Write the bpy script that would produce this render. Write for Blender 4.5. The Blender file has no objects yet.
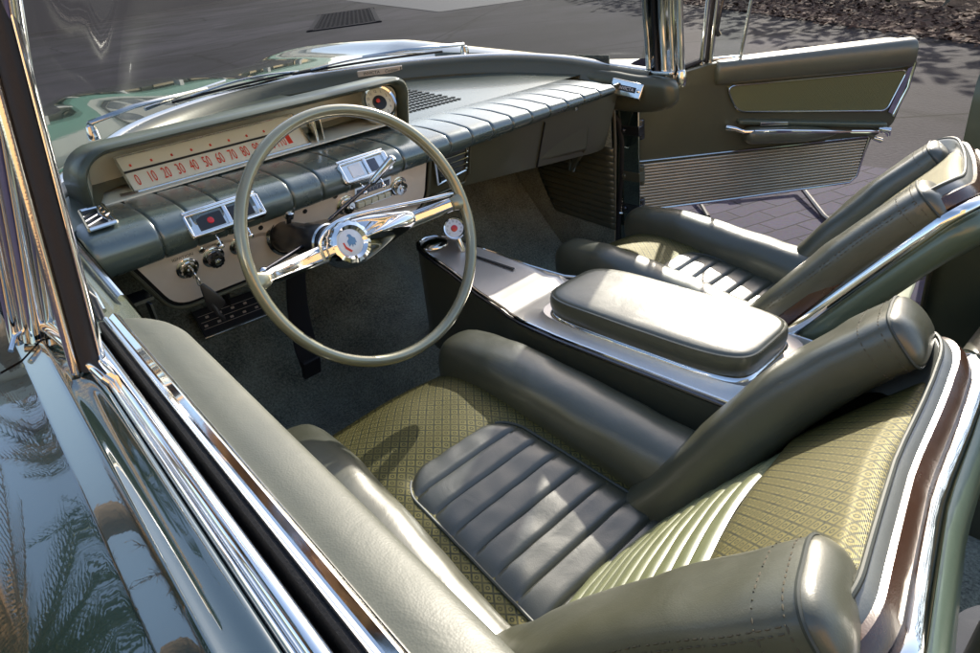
import bpy, bmesh, math, random
from mathutils import Vector as V, Matrix, noise
random.seed(7)
sc = bpy.context.scene
COL = sc.collection
R = math.radians
pi = math.pi

# ------------------------------------------------------------------ materials
def nodes(name):
    m = bpy.data.materials.new(name); m.use_nodes = True
    nt = m.node_tree; b = nt.nodes['Principled BSDF']
    return m, nt, b
def N(nt, t, **k):
    n = nt.nodes.new(t)
    for a, v in k.items(): setattr(n, a, v)
    return n
def L(nt, a, b): nt.links.new(a, b)
def coords(nt, kind='Object', scale=(1, 1, 1)):
    t = N(nt, 'ShaderNodeTexCoord'); mp = N(nt, 'ShaderNodeMapping')
    mp.inputs['Scale'].default_value = scale
    L(nt, t.outputs[kind], mp.inputs['Vector']); return mp.outputs['Vector']
def rgb(c): return (c[0], c[1], c[2], 1)
def pset(b, **k):
    for a, v in k.items():
        b.inputs[a.replace('_', ' ')].default_value = v
def mat(name, col, rough=.4, metal=0., coat=0., var=.12, nscale=30, bump=0., bscale=300, rvar=.1, spec=.5, bdist=.002, space='Object', stretch=(1, 1, 1)):
    """principled surface with noise in colour, gloss and height"""
    m, nt, b = nodes(name)
    pset(b, Metallic=metal, Specular_IOR_Level=spec, Coat_Weight=coat, Coat_Roughness=.04)
    v = coords(nt, space, stretch)
    n = N(nt, 'ShaderNodeTexNoise'); n.inputs['Scale'].default_value = nscale; n.inputs['Detail'].default_value = 6
    L(nt, v, n.inputs['Vector'])
    mx = N(nt, 'ShaderNodeMix', data_type='RGBA')
    mx.inputs[6].default_value = rgb([c * (1 - var) for c in col]); mx.inputs[7].default_value = rgb([min(1, c * (1 + var)) for c in col])
    L(nt, n.outputs['Fac'], mx.inputs[0]); L(nt, mx.outputs[2], b.inputs['Base Color'])
    mr = N(nt, 'ShaderNodeMapRange'); mr.inputs[3].default_value = max(.01, rough - rvar * .5); mr.inputs[4].default_value = rough + rvar * .5
    L(nt, n.outputs['Fac'], mr.inputs[0]); L(nt, mr.outputs[0], b.inputs['Roughness'])
    if bump > 0:
        n2 = N(nt, 'ShaderNodeTexNoise'); n2.inputs['Scale'].default_value = bscale; n2.inputs['Detail'].default_value = 3
        L(nt, v, n2.inputs['Vector'])
        bp = N(nt, 'ShaderNodeBump'); bp.inputs['Strength'].default_value = bump; bp.inputs['Distance'].default_value = bdist
        L(nt, n2.outputs['Fac'], bp.inputs['Height']); L(nt, bp.outputs[0], b.inputs['Normal'])
    return m
def leather(name, col, rough=.36, metal=.0, var=.16):
    """grained vinyl: small cells plus soft wrinkles"""
    m, nt, b = nodes(name); pset(b, Metallic=metal, Specular_IOR_Level=.85, Coat_Weight=.35, Coat_Roughness=.24)
    v = coords(nt)
    n = N(nt, 'ShaderNodeTexNoise'); n.inputs['Scale'].default_value = 14; n.inputs['Detail'].default_value = 8; n.inputs['Roughness'].default_value = .62
    vo = N(nt, 'ShaderNodeTexVoronoi'); vo.inputs['Scale'].default_value = 620
    L(nt, v, n.inputs['Vector']); L(nt, v, vo.inputs['Vector'])
    mx = N(nt, 'ShaderNodeMix', data_type='RGBA')
    mx.inputs[6].default_value = rgb([c * (1 - var) for c in col]); mx.inputs[7].default_value = rgb([c * (1 + var) for c in col])
    L(nt, n.outputs['Fac'], mx.inputs[0]); L(nt, mx.outputs[2], b.inputs['Base Color'])
    mr = N(nt, 'ShaderNodeMapRange'); mr.inputs[1].default_value = .3; mr.inputs[2].default_value = .7
    mr.inputs[3].default_value = rough - .05; mr.inputs[4].default_value = rough + .08
    L(nt, n.outputs['Fac'], mr.inputs[0]); L(nt, mr.outputs[0], b.inputs['Roughness'])
    b1 = N(nt, 'ShaderNodeBump'); b1.inputs['Strength'].default_value = .12; b1.inputs['Distance'].default_value = .0006
    L(nt, vo.outputs['Distance'], b1.inputs['Height'])
    n3 = N(nt, 'ShaderNodeTexNoise'); n3.inputs['Scale'].default_value = 17; n3.inputs['Detail'].default_value = 5; n3.inputs['Distortion'].default_value = 1.4
    L(nt, v, n3.inputs['Vector'])
    b2 = N(nt, 'ShaderNodeBump'); b2.inputs['Strength'].default_value = .14; b2.inputs['Distance'].default_value = .005
    L(nt, n3.outputs['Fac'], b2.inputs['Height']); L(nt, b1.outputs[0], b2.inputs['Normal']); L(nt, b2.outputs[0], b.inputs['Normal'])
    return m
def mth(nt, op, a, b=None, c=None):
    n = N(nt, 'ShaderNodeMath', operation=op)
    for i, x in enumerate((a, b, c)):
        if x is None: continue
        if isinstance(x, (int, float)): n.inputs[i].default_value = x
        else: L(nt, x, n.inputs[i])
    return n.outputs[0]
def brocade(name, ca, cb, cell=.013, thread=.42):
    """woven upholstery cloth: a lattice of diamonds with a small ring in each, metallic thread"""
    m, nt, b = nodes(name)
    v = coords(nt, 'UV'); s = N(nt, 'ShaderNodeSeparateXYZ'); L(nt, v, s.inputs[0])
    x = mth(nt, 'DIVIDE', s.outputs[0], cell); y = mth(nt, 'DIVIDE', s.outputs[1], cell * 1.15)
    p = mth(nt, 'ADD', x, y); q = mth(nt, 'SUBTRACT', x, y)
    fp = mth(nt, 'ABSOLUTE', mth(nt, 'SUBTRACT', mth(nt, 'FRACT', p), .5)); fq = mth(nt, 'ABSOLUTE', mth(nt, 'SUBTRACT', mth(nt, 'FRACT', q), .5))
    lat = mth(nt, 'GREATER_THAN', mth(nt, 'MAXIMUM', fp, fq), .40)
    r = mth(nt, 'SQRT', mth(nt, 'ADD', mth(nt, 'MULTIPLY', fp, fp), mth(nt, 'MULTIPLY', fq, fq)))
    ring = mth(nt, 'LESS_THAN', mth(nt, 'ABSOLUTE', mth(nt, 'SUBTRACT', r, .17)), .06)
    pat = mth(nt, 'MAXIMUM', lat, ring)
    # fine weft
    w = mth(nt, 'MULTIPLY_ADD', mth(nt, 'SINE', mth(nt, 'MULTIPLY', s.outputs[1], 5200.)), .5, .5)
    # slow stripes across the cloth
    st = mth(nt, 'MULTIPLY_ADD', mth(nt, 'SINE', mth(nt, 'MULTIPLY', y, pi)), .5, .5)
    nz = N(nt, 'ShaderNodeTexNoise'); nz.inputs['Scale'].default_value = 160; L(nt, v, nz.inputs['Vector'])
    f = mth(nt, 'MULTIPLY', pat, mth(nt, 'MULTIPLY_ADD', nz.outputs['Fac'], .7, .5))
    mx = N(nt, 'ShaderNodeMix', data_type='RGBA'); mx.inputs[6].default_value = rgb(ca); mx.inputs[7].default_value = rgb(cb)
    L(nt, f, mx.inputs[0])
    m2 = N(nt, 'ShaderNodeMix', data_type='RGBA'); m2.inputs[7].default_value = rgb([c * .62 for c in ca])
    L(nt, mx.outputs[2], m2.inputs[6]); L(nt, mth(nt, 'MULTIPLY', st, .45), m2.inputs[0])
    L(nt, m2.outputs[2], b.inputs['Base Color'])
    pset(b, Metallic=thread, Roughness=.48, Sheen_Weight=.0)
    bp = N(nt, 'ShaderNodeBump'); bp.inputs['Strength'].default_value = .55; bp.inputs['Distance'].default_value = .0011
    h = mth(nt, 'ADD', mth(nt, 'MULTIPLY', pat, -1.), mth(nt, 'MULTIPLY', w, .3))
    L(nt, h, bp.inputs['Height']); L(nt, bp.outputs[0], b.inputs['Normal'])
    return m
def carpetmat(name, ca, cb):
    m, nt, b = nodes(name); v = coords(nt)
    n = N(nt, 'ShaderNodeTexNoise'); n.inputs['Scale'].default_value = 190; n.inputs['Detail'].default_value = 4; n.inputs['Roughness'].default_value = .7
    n2 = N(nt, 'ShaderNodeTexNoise'); n2.inputs['Scale'].default_value = 9; n2.inputs['Detail'].default_value = 5
    L(nt, v, n.inputs['Vector']); L(nt, v, n2.inputs['Vector'])
    cr = N(nt, 'ShaderNodeMapRange'); cr.inputs[1].default_value = .36; cr.inputs[2].default_value = .64; L(nt, mth(nt, 'MULTIPLY_ADD', n2.outputs['Fac'], .35, mth(nt, 'MULTIPLY', n.outputs['Fac'], .65)), cr.inputs[0])
    mx = N(nt, 'ShaderNodeMix', data_type='RGBA'); mx.inputs[6].default_value = rgb(ca); mx.inputs[7].default_value = rgb(cb)
    L(nt, cr.outputs[0], mx.inputs[0]); L(nt, mx.outputs[2], b.inputs['Base Color'])
    pset(b, Roughness=.95, Sheen_Weight=.3)
    bp = N(nt, 'ShaderNodeBump'); bp.inputs['Strength'].default_value = .9; bp.inputs['Distance'].default_value = .006
    L(nt, n.outputs['Fac'], bp.inputs['Height']); L(nt, bp.outputs[0], b.inputs['Normal']); return m
def brushed(name, col, rough=.28, axis=(4, 400, 400)):
    m, nt, b = nodes(name); v = coords(nt, 'Object', axis)
    n = N(nt, 'ShaderNodeTexNoise'); n.inputs['Scale'].default_value = 1.; n.inputs['Detail'].default_value = 4; L(nt, v, n.inputs['Vector'])
    n2 = N(nt, 'ShaderNodeTexNoise'); n2.inputs['Scale'].default_value = 12; n2.inputs['Detail'].default_value = 7; L(nt, coords(nt), n2.inputs['Vector'])
    mx = N(nt, 'ShaderNodeMix', data_type='RGBA'); mx.inputs[6].default_value = rgb([c * .82 for c in col]); mx.inputs[7].default_value = rgb([min(1, c * 1.1) for c in col])
    L(nt, mth(nt, 'MULTIPLY_ADD', n.outputs['Fac'], .5, mth(nt, 'MULTIPLY', n2.outputs['Fac'], .5)), mx.inputs[0]); L(nt, mx.outputs[2], b.inputs['Base Color'])
    mr = N(nt, 'ShaderNodeMapRange'); mr.inputs[3].default_value = rough - .08; mr.inputs[4].default_value = rough + .14
    L(nt, n.outputs['Fac'], mr.inputs[0]); L(nt, mr.outputs[0], b.inputs['Roughness'])
    pset(b, Metallic=.92); return m
def glassmat(name, tint, amt=.86):
    """thin laminated glass: tinted pass-through with a Fresnel mirror on top"""
    m = bpy.data.materials.new(name); m.use_nodes = True; nt = m.node_tree; nt.nodes.clear()
    o = N(nt, 'ShaderNodeOutputMaterial'); t = N(nt, 'ShaderNodeBsdfTransparent'); t.inputs[0].default_value = rgb(tint)
    g = N(nt, 'ShaderNodeBsdfGlossy'); g.inputs['Roughness'].default_value = .0; g.inputs[0].default_value = (1, 1, 1, 1)
    f = N(nt, 'ShaderNodeLayerWeight'); mx = N(nt, 'ShaderNodeMixShader'); fr = mth(nt, 'MULTIPLY_ADD', mth(nt, 'POWER', f.outputs['Facing'], 5.), .03, .008)
    L(nt, fr, mx.inputs[0]); L(nt, t.outputs[0], mx.inputs[1]); L(nt, g.outputs[0], mx.inputs[2]); L(nt, mx.outputs[0], o.inputs[0])
    return m

M = {}
M['leather'] = leather('green_grey_vinyl', (.085, .085, .055), .33)
M['bolster'] = leather('seat_bolster_vinyl', (.075, .075, .048), .34, .05)
M['pleat'] = leather('shaded_pleated_vinyl', (.048, .048, .030), .36)  # cushion pleats: same vinyl as the backrest, shade put into a darker colour
M['pleat_back'] = leather('lit_pleated_vinyl', (.17, .18, .085), .38)  # backrest pleats: lit copy of the cushion vinyl, light put into the colour
M['pad'] = leather('dash_pad_vinyl', (.075, .105, .098), .27, .3, .08)
b_ = M['pad'].node_tree.nodes['Principled BSDF']; b_.inputs['Coat Weight'].default_value = .9; b_.inputs['Coat Roughness'].default_value = .2; b_.inputs['Coat IOR'].default_value = 1.7
M['dash'] = mat('dash_painted_steel', (.085, .098, .068), .33, .25, .15, .06, 8, .05, 200)
M['dashgloss'] = mat('glossy_dash_paint', (.11, .13, .105), .26, .35, .4, .06, 8)
M['garnish'] = mat('olive_garnish_paint', (.100, .098, .064), .32, .3, .2, .08, 6, .06, 120)
M['brocade'] = brocade('gold_olive_brocade', (.150, .128, .034), (.010, .014, .005), .0185, .38)
M['brocade_door'] = brocade('door_brocade', (.22, .21, .085), (.05, .052, .02), .012, .2)
M['carpet'] = carpetmat('dark_green_carpet', (.055, .060, .045), (.40, .42, .32))
M['chrome'] = mat('chrome', (.86, .855, .84), .06, 1., 0, .06, 45, .04, 60, rvar=.09, bdist=.001)
M['oldchrome'] = mat('worn_chrome', (.80, .78, .73), .13, 1., 0, .1, 60, .05, 500, rvar=.12)
M['blackchrome'] = mat('dark_metal', (.12, .12, .13), .22, .9, 0, .2, 40)
M['alu'] = mat('brushed_aluminium', (.88, .76, .64), .34, .22, 0, .10, 25, .05, 400)
M['aluc'] = mat('brushed_console_plate', (.80, .74, .68), .36, .80, 0, .10, 9, .05, 300, rvar=.14)
M['aludoor'] = mat('fluted_aluminium', (.50, .44, .34), .30, .9, 0, .12, 20)
M['black'] = mat('black_plastic', (.012, .012, .013), .35, 0, .2, .2, 40)
M['rubber'] = mat('black_rubber', (.014, .013, .015), .6, 0, 0, .25, 60, .2, 300)
M['pedalrub'] = mat('grey_pedal_rubber', (.045, .045, .048), .4, 0, 0, .25, 60, .2, 300)
M['doorpad'] = leather('door_pad_vinyl', (.078, .082, .062), .46, .0, .10)
b_ = M['doorpad'].node_tree.nodes['Principled BSDF']; b_.inputs['Coat Weight'].default_value = .0; b_.inputs['Specular IOR Level'].default_value = .5
M['felt'] = mat('dark_felt', (.01, .01, .011), .95, 0, 0, .3, 200, .4, 500)
M['rim'] = mat('pearl_steering_rim', (.30, .285, .19), .20, .5, .7, .14, 22, .05, 90, rvar=.12)
M['paint'] = mat('dark_green_metallic_paint', (.022, .042, .034), .16, .5, 1., .12, 900, rvar=.04)
M['hoodpaint'] = mat('green_hood_paint', (.03, .055, .045), .16, .4, 1., .12, 900, rvar=.04)
for k in ('paint', 'hoodpaint'):
    b_ = M[k].node_tree.nodes['Principled BSDF']; b_.inputs['Coat IOR'].default_value = 2.3; b_.inputs['Coat Roughness'].default_value = .015
    nt_ = M[k].node_tree; n_ = N(nt_, 'ShaderNodeTexNoise'); n_.inputs['Scale'].default_value = 55; n_.inputs['Detail'].default_value = 3; L(nt_, coords(nt_), n_.inputs['Vector'])
    bp_ = N(nt_, 'ShaderNodeBump'); bp_.inputs['Strength'].default_value = .035; bp_.inputs['Distance'].default_value = .0007; L(nt_, n_.outputs['Fac'], bp_.inputs['Height']); L(nt_, bp_.outputs[0], b_.inputs['Coat Normal'])
M['iron'] = mat('grate_iron', (.030, .028, .033), .9, 0, spec=.05)
M['shell'] = mat('seat_shell_paint', (.11, .15, .105), .33, .2, .4, .08, 9, .06, 150)
M['brown'] = leather('brown_edge_vinyl', (.060, .022, .009), .22)
M['greyband'] = leather('grey_welt_vinyl', (.13, .135, .12), .40)
M['cream'] = mat('cream_dial_face', (.76, .74, .60), .45, 0, 0, .05, 10)
M['red'] = mat('red_dial_paint', (.70, .05, .02), .5)
M['redlens'] = mat('red_lens', (.6, .02, .02), .15, 0, .5)
M['bluelens'] = mat('blue_lens', (.02, .16, .25), .15, 0, .5)
M['amber'] = mat('amber_enamel', (.75, .35, .06), .25, 0, .5)
M['white'] = mat('white_enamel', (.75, .77, .80), .2, 0, .5)
M['blue'] = mat('pale_blue_enamel', (.12, .25, .42), .25, 0, .5)
M['ink'] = mat('black_ink', (.02, .02, .02), .5)
M['stitch'] = mat('thread', (.10, .085, .055), .8)
M['stitchdark'] = mat('dark_seam_welt', (.04, .045, .035), .5)  # plain dark vinyl for welts and piping
M['glass'] = glassmat('windshield_glass', (.54, .57, .60))
M['clear'] = glassmat('clear_glass', (.86, .92, .93))
M['mirrorlens'] = glassmat('dial_lens', (.95, .95, .93))
M['fob'] = leather('black_leather_fob', (.022, .018, .018), .5)

# ------------------------------------------------------------------ mesh tools
def link(name, me, m, parent=None, smooth=True):
    o = bpy.data.objects.new(name, me); COL.objects.link(o)
    if m is not None:
        me.materials.clear(); me.materials.append(m)
    if smooth:
        for p in me.polygons: p.use_smooth = True
    if parent is not None: o.parent = parent
    return o
def empty(name, loc=(0, 0, 0)):
    o = bpy.data.objects.new(name, None); COL.objects.link(o); o.location = loc; o.empty_display_size = .2; return o
def tag(o, label, cat=None, group=None, kind=None):
    if label: o['label'] = label
    if cat: o['category'] = cat
    if group: o['group'] = group
    if kind: o['kind'] = kind
    return o
class MB:
    """collects shapes into one mesh"""
    def __init__(s): s.v = []; s.f = []; s.uv = {}
    def add(s, vs, fs, uvs=None):
        o = len(s.v); s.v += [V(p) for p in vs]; s.f += [tuple(i + o for i in f) for f in fs]
        if uvs:
            for i, u in enumerate(uvs): s.uv[o + i] = u
        return s
    def grid(s, P, uvs=None, wrap=False):
        n, m = len(P), len(P[0]); vs = [p for r in P for p in r]; fs = []
        mm = m if wrap else m - 1
        for i in range(n - 1):
            for j in range(mm):
                a = i * m + j; b = i * m + (j + 1) % m
                fs.append((a, b, b + m, a + m))
        return s.add(vs, fs, [u for r in uvs for u in r] if uvs else None)
    def loft(s, rings, caps=True):
        s.grid(rings, wrap=True); n = len(rings[0]); o = len(s.v) - n * len(rings)
        if caps:
            s.f.append(tuple(o + i for i in reversed(range(n)))); e = len(s.v) - n; s.f.append(tuple(e + i for i in range(n)))
        return s
    def box(s, c, ux, uy, uz, sx, sy, sz):
        c = V(c); ux, uy, uz = [V(a).normalized() for a in (ux, uy, uz)]
        vs = [c + ux * (i * sx / 2) + uy * (j * sy / 2) + uz * (k * sz / 2) for i in (-1, 1) for j in (-1, 1) for k in (-1, 1)]
        return s.add(vs, [(0, 1, 3, 2), (4, 6, 7, 5), (0, 4, 5, 1), (2, 3, 7, 6), (0, 2, 6, 4), (1, 5, 7, 3)])
    def tube(s, pts, r, n=10, closed=False, caps=True, squash=None):
        pts = [V(p) for p in pts]; k = len(pts); rings = []
        rr = r if isinstance(r, (list, tuple)) else [r] * k
        ref = None
        for i in range(k):
            a = pts[(i - 1) % k] if (closed or i > 0) else pts[i]; b = pts[(i + 1) % k] if (closed or i < k - 1) else pts[i]
            t = (b - a).normalized()
            if ref is None:
                ref = t.orthogonal().normalized()
            ref = (ref - t * ref.dot(t)).normalized(); bi = t.cross(ref)
            rings.append([pts[i] + ref * math.cos(2 * pi * j / n) * rr[i] + bi * math.sin(2 * pi * j / n) * rr[i] for j in range(n)])
        if closed:
            rings.append(rings[0]); s.grid(rings, wrap=True)
        else: s.loft(rings, caps)
        return s
    def lathe(s, c, axis, prof, n=24, caps=True):
        """prof: (radius, height along axis)"""
        c = V(c); ax = V(axis).normalized(); u = ax.orthogonal().normalized(); w = ax.cross(u)
        rings = [[c + ax * h + (u * math.cos(2 * pi * j / n) + w * math.sin(2 * pi * j / n)) * r for j in range(n)] for r, h in prof]
        return s.loft(rings, caps)
    def poly(s, pts, n, th):
        """a flat outline given thickness th along n"""
        pts = [V(p) for p in pts]; n = V(n).normalized() * th; k = len(pts)
        vs = pts + [p + n for p in pts]
        fs = [tuple(reversed(range(k))), tuple(range(k, 2 * k))] + [(i, (i + 1) % k, (i + 1) % k + k, i + k) for i in range(k)]
        return s.add(vs, fs)
    def build(s, name, m, parent=None, smooth=True, bevel=0, sub=0, solid=0, angle=40, off=-1):
        me = bpy.data.meshes.new(name); me.from_pydata([tuple(p) for p in s.v], [], s.f)
        if s.uv:
            l = me.uv_layers.new(name='UVMap')
            for lp in me.loops: l.data[lp.index].uv = s.uv.get(lp.vertex_index, (0, 0))
        bm = bmesh.new(); bm.from_mesh(me); bmesh.ops.remove_doubles(bm, verts=bm.verts, dist=1e-6)
        bmesh.ops.recalc_face_normals(bm, faces=bm.faces); bm.to_mesh(me); bm.free()
        o = link(name, me, m, parent, smooth)
        if solid:
            q = o.modifiers.new('solid', 'SOLIDIFY'); q.thickness = solid; q.offset = off
        if bevel:
            q = o.modifiers.new('bevel', 'BEVEL'); q.width = bevel; q.segments = 3; q.limit_method = 'ANGLE'; q.angle_limit = R(angle); q.harden_normals = False
        if sub:
            q = o.modifiers.new('sub', 'SUBSURF'); q.levels = sub; q.render_levels = sub
        if smooth and not sub:
            try: me.set_sharp_from_angle(angle=R(42))
            except Exception: pass
        return o
def lerp(a, b, t): return a + (b - a) * t
def tab(xs, ys, x):
    """smooth table lookup"""
    if x <= xs[0]: return ys[0]
    for i in range(len(xs) - 1):
        if x <= xs[i + 1]:
            t = (x - xs[i]) / (xs[i + 1] - xs[i]); return lerp(ys[i], ys[i + 1], t)
    return ys[-1]
def crom(pts, n):
    """Catmull-Rom through points"""
    pts = [V(p) for p in pts]; out = []
    P = [pts[0] * 2 - pts[1]] + pts + [pts[-1] * 2 - pts[-2]]
    for i in range(1, len(P) - 2):
        for k in range(n):
            t = k / n; a, b, c, d = P[i - 1], P[i], P[i + 1], P[i + 2]
            out.append(.5 * ((2 * b) + (c - a) * t + (2 * a - 5 * b + 4 * c - d) * t * t + (3 * b - a - 3 * c + d) * t ** 3))
    out.append(pts[-1]); return out
def sring(c, u, v, a, b, e=.6, n=24):
    c, u, v = V(c), V(u), V(v); o = []
    for j in range(n):
        t = 2 * pi * j / n; cs, sn = math.cos(t), math.sin(t)
        o.append(c + u * (a * math.copysign(abs(cs) ** e, cs)) + v * (b * math.copysign(abs(sn) ** e, sn)))
    return o
def capsule(path, u, vv, A, B, e=.7, endr=.5, n=28, m=28, e0=None, e1=None):
    """upholstered roll along a path; A, B half sizes as functions of t; rounded ends (end lengths e0, e1)"""
    k = len(path); Ls = [0]
    for i in range(1, k): Ls.append(Ls[-1] + (path[i] - path[i - 1]).length)
    T = Ls[-1]; e0 = T * .1 if e0 is None else e0; e1 = T * .1 if e1 is None else e1
    ss = []
    for i in range(9):
        ss.append(e0 * (1 - math.cos(i / 8 * pi / 2)))
    for i in range(1, m): ss.append(lerp(e0, T - e1, i / m))
    for i in range(9): ss.append(T - e1 + e1 * math.sin(i / 8 * pi / 2))
    rings = []
    for s_ in ss:
        j = 0
        while j < k - 2 and Ls[j + 1] < s_: j += 1
        t = (s_ - Ls[j]) / max(1e-9, Ls[j + 1] - Ls[j]); c = path[j].lerp(path[j + 1], t)
        tg = (path[j + 1] - path[j]).normalized()
        f = 1.
        if s_ < e0: f = math.sqrt(max(0, 1 - ((e0 - s_) / e0) ** 2))
        if s_ > T - e1: f = math.sqrt(max(0, 1 - ((s_ - T + e1) / e1) ** 2))
        f = max(f, .03)
        tt = s_ / T; U = V(u) - tg * V(u).dot(tg); U.normalize(); W = tg.cross(U).normalized()
        if W.dot(V(vv)) < 0: W = -W
        a, b = A(tt), B(tt); fm = min(a, b)
        rings.append(sring(c, U, W, a - fm * (1 - f), b - fm * (1 - f), e, n))
    return rings
def textmesh(s, size, xs=1.0, font_shear=0.):
    cu = bpy.data.curves.new('t', 'FONT'); cu.body = s; cu.size = size; cu.align_x = 'CENTER'; cu.align_y = 'CENTER'; cu.extrude = .0; cu.shear = font_shear; cu.resolution_u = 3
    o = bpy.data.objects.new('t', cu); COL.objects.link(o); bpy.context.view_layer.update()
    me = o.evaluated_get(bpy.context.evaluated_depsgraph_get()).to_mesh()
    vs = [(v.co.x * xs, v.co.y) for v in me.vertices]; fs = [tuple(p.vertices) for p in me.polygons]
    o.evaluated_get(bpy.context.evaluated_depsgraph_get()).to_mesh_clear()
    bpy.data.objects.remove(o); bpy.data.curves.remove(cu); return vs, fs
def addtext(mb, s, c, ux, uy, size, xs=1., shear=0.):
    vs, fs = textmesh(s, size, xs, shear); c, ux, uy = V(c), V(ux).normalized(), V(uy).normalized()
    mb.add([c + ux * a + uy * b for a, b in vs], fs)
def stitches(mb, path, r=.0011, ln=.005, gap=.0035):
    d = 0; i = 0; path = [V(p) for p in path]; acc = []
    for a, b in zip(path[:-1], path[1:]):
        l = (b - a).length; t = 0
        while d < l:
            p = a.lerp(b, d / l); q = a.lerp(b, min(1, (d + ln) / l)); mb.tube([p, p.lerp(q, .5), q], [r * .5, r, r * .5], 5); d += ln + gap
        d -= l
X, Y, Z = V((1, 0, 0)), V((0, 1, 0)), V((0, 0, 1))

# ------------------------------------------------------------------ camera
Rm = Matrix(((0.71790717, 0.40282536, -0.56775084), (-0.68715133, 0.27942858, -0.6706286), (-0.1115004, 0.87157983, 0.47740577)))
cam = bpy.data.cameras.new('camera'); co = bpy.data.objects.new('camera', cam); COL.objects.link(co)
co.matrix_world = Matrix.Translation((-0.90754, -1.20553, 1.25682)) @ Rm.to_4x4()
cam.lens = 690 / 980 * 36; cam.sensor_width = 36; cam.clip_start = .02; cam.clip_end = 600
sc.camera = co

# ------------------------------------------------------------------ light
SUN_DIR = V((.92, .40, .56)).normalized()          # towards the sun
elev = math.asin(SUN_DIR.z); az = math.atan2(SUN_DIR.x, SUN_DIR.y)
w = bpy.data.worlds.new('World'); sc.world = w; w.use_nodes = True
bg = w.node_tree.nodes['Background']; sky = w.node_tree.nodes.new('ShaderNodeTexSky'); sky.sky_type = 'NISHITA'; sky.sun_disc = False
sky.sun_elevation = elev; sky.sun_rotation = az; sky.air_density = 1.0; sky.dust_density = 1.8; sky.ozone_density = .5
w.node_tree.links.new(sky.outputs[0], bg.inputs[0]); bg.inputs[1].default_value = .15
sl = bpy.data.lights.new('sun', 'SUN'); sl.energy = 3.6; sl.angle = R(.53); sl.color = (1, .93, .80)
so = bpy.data.objects.new('sun', sl); COL.objects.link(so); so.rotation_euler = (-SUN_DIR).to_track_quat('-Z', 'Y').to_euler()
sc.view_settings.view_transform = 'Standard'; sc.view_settings.look = 'None'; sc.view_settings.exposure = 1.15; sc.view_settings.gamma = 1
sc.cycles.max_bounces = 8; sc.cycles.transparent_max_bounces = 12

# ================================================================== THE CAR
car = empty('convertible_car', (0, 0, 0))
tag(car, 'dark green vintage car with green bucket seats and its far door standing open', 'car')
def part(name): 
    o = empty(name); o.parent = car; return o

# ---------------------------------------------------------------- hood, cowl, windshield, wipers
W0 = [(-.83, -.34, .955), (-.80, -.05, .955), (-.74, .12, .958), (-.66, .25, .962), (-.52, .45, .972), (-.37, .62, .98), (-.15, .74, .982), (.08, .78, .982), (.3, .70, .98), (.5, .56, .975), (.64, .40, .965), (.73, .24, .945), (.775, .10, .920), (.79, -.03, .905)]
W = crom(W0, 6)
def hoodz(x, y):
    z = .938 - .055 * max(0, (abs(x) - .55)) / .45 * 0
    z += .030 * (1 / (1 + math.exp((abs(x) - .22) * 45)))            # raised centre panel
    z += .035 * math.exp(-((abs(x) - .90) / .10) ** 2)             # fender crowns
    z -= .10 * max(0, (abs(x) - .93) / .12) ** 2
    if x > .45: z -= .060 * max(0, 1.25 - y) * min(1, (x - .45) / .35)
    z -= .035 * max(0, y - 1.1) ** 2 + .10 * max(0, y - 2.0) ** 2
    return z
def Wy(x):
    x = max(-.80, min(.78, x))
    for a, b in zip(W[:-1], W[1:]):
        if a.x <= x <= b.x + 1e-9: return lerp(a.y, b.y, (x - a.x) / max(1e-6, b.x - a.x))
    return -.05
body = part('body')
mb = MB(); G = []
xs = [-1.05 + 2.1 * i / 70 for i in range(71)]
for i in range(60):
    r = []
    for x in xs:
        y0 = Wy(x) + .015; y = lerp(y0, 2.45, (i / 59) ** 1.1); z = hoodz(x, y)
        if i < 6: z += .018 * (1 - i / 6)
        r.append(V((x, y, z)))
    G.append(r)
G.append([V((p.x, p.y + .03, p.z - .12)) for p in G[-1]]); G.append([V((p.x, p.y, p.z - .35)) for p in G[-1]])
mb.grid(G); mb.build('hood', M['hoodpaint'], car)
mb = MB()                                                         # cowl rail that carries the glass
P = []
for i, p in enumerate(W):
    t = (W[min(i + 1, len(W) - 1)] - W[max(i - 1, 0)]).normalized(); n = V((-t.y, t.x, 0)).normalized()   # outwards
    P.append([p - n * .006 + Z * (-.02), p - n * .006 + Z * .006, p + n * .004 + Z * .012, p + n * .016 + Z * .010, p + n * .022 - Z * .004, p + n * .024 - Z * .03])
mb.grid(P); mb.build('windshield_trim', M['oldchrome'], body)
mb = MB(); P = []                                                  # wrap-around glass
for i, p in enumerate(W):
    f = i / (len(W) - 1); n = V((0, 0, 0)) - V((p.x, p.y - .1, 0)); n.z = 0
    if i < 3: continue
    lean = V((-p.x * .10, -(.12 + .16 * (p.y + .34)), 0)); r = []
    for k in range(9):
        s = k / 8; r.append(p + Z * (.36 * s + .006) + lean * (.35 * s + .65 * s * s))
    P.append(r)
mb.grid(P); ws = mb.build('windshield', M['glass'], car)
mb = MB()
top = [r[-1] for r in P]; mb.tube(top, .016, 10); mb.build('header_rail', M['oldchrome'], ws)
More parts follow.
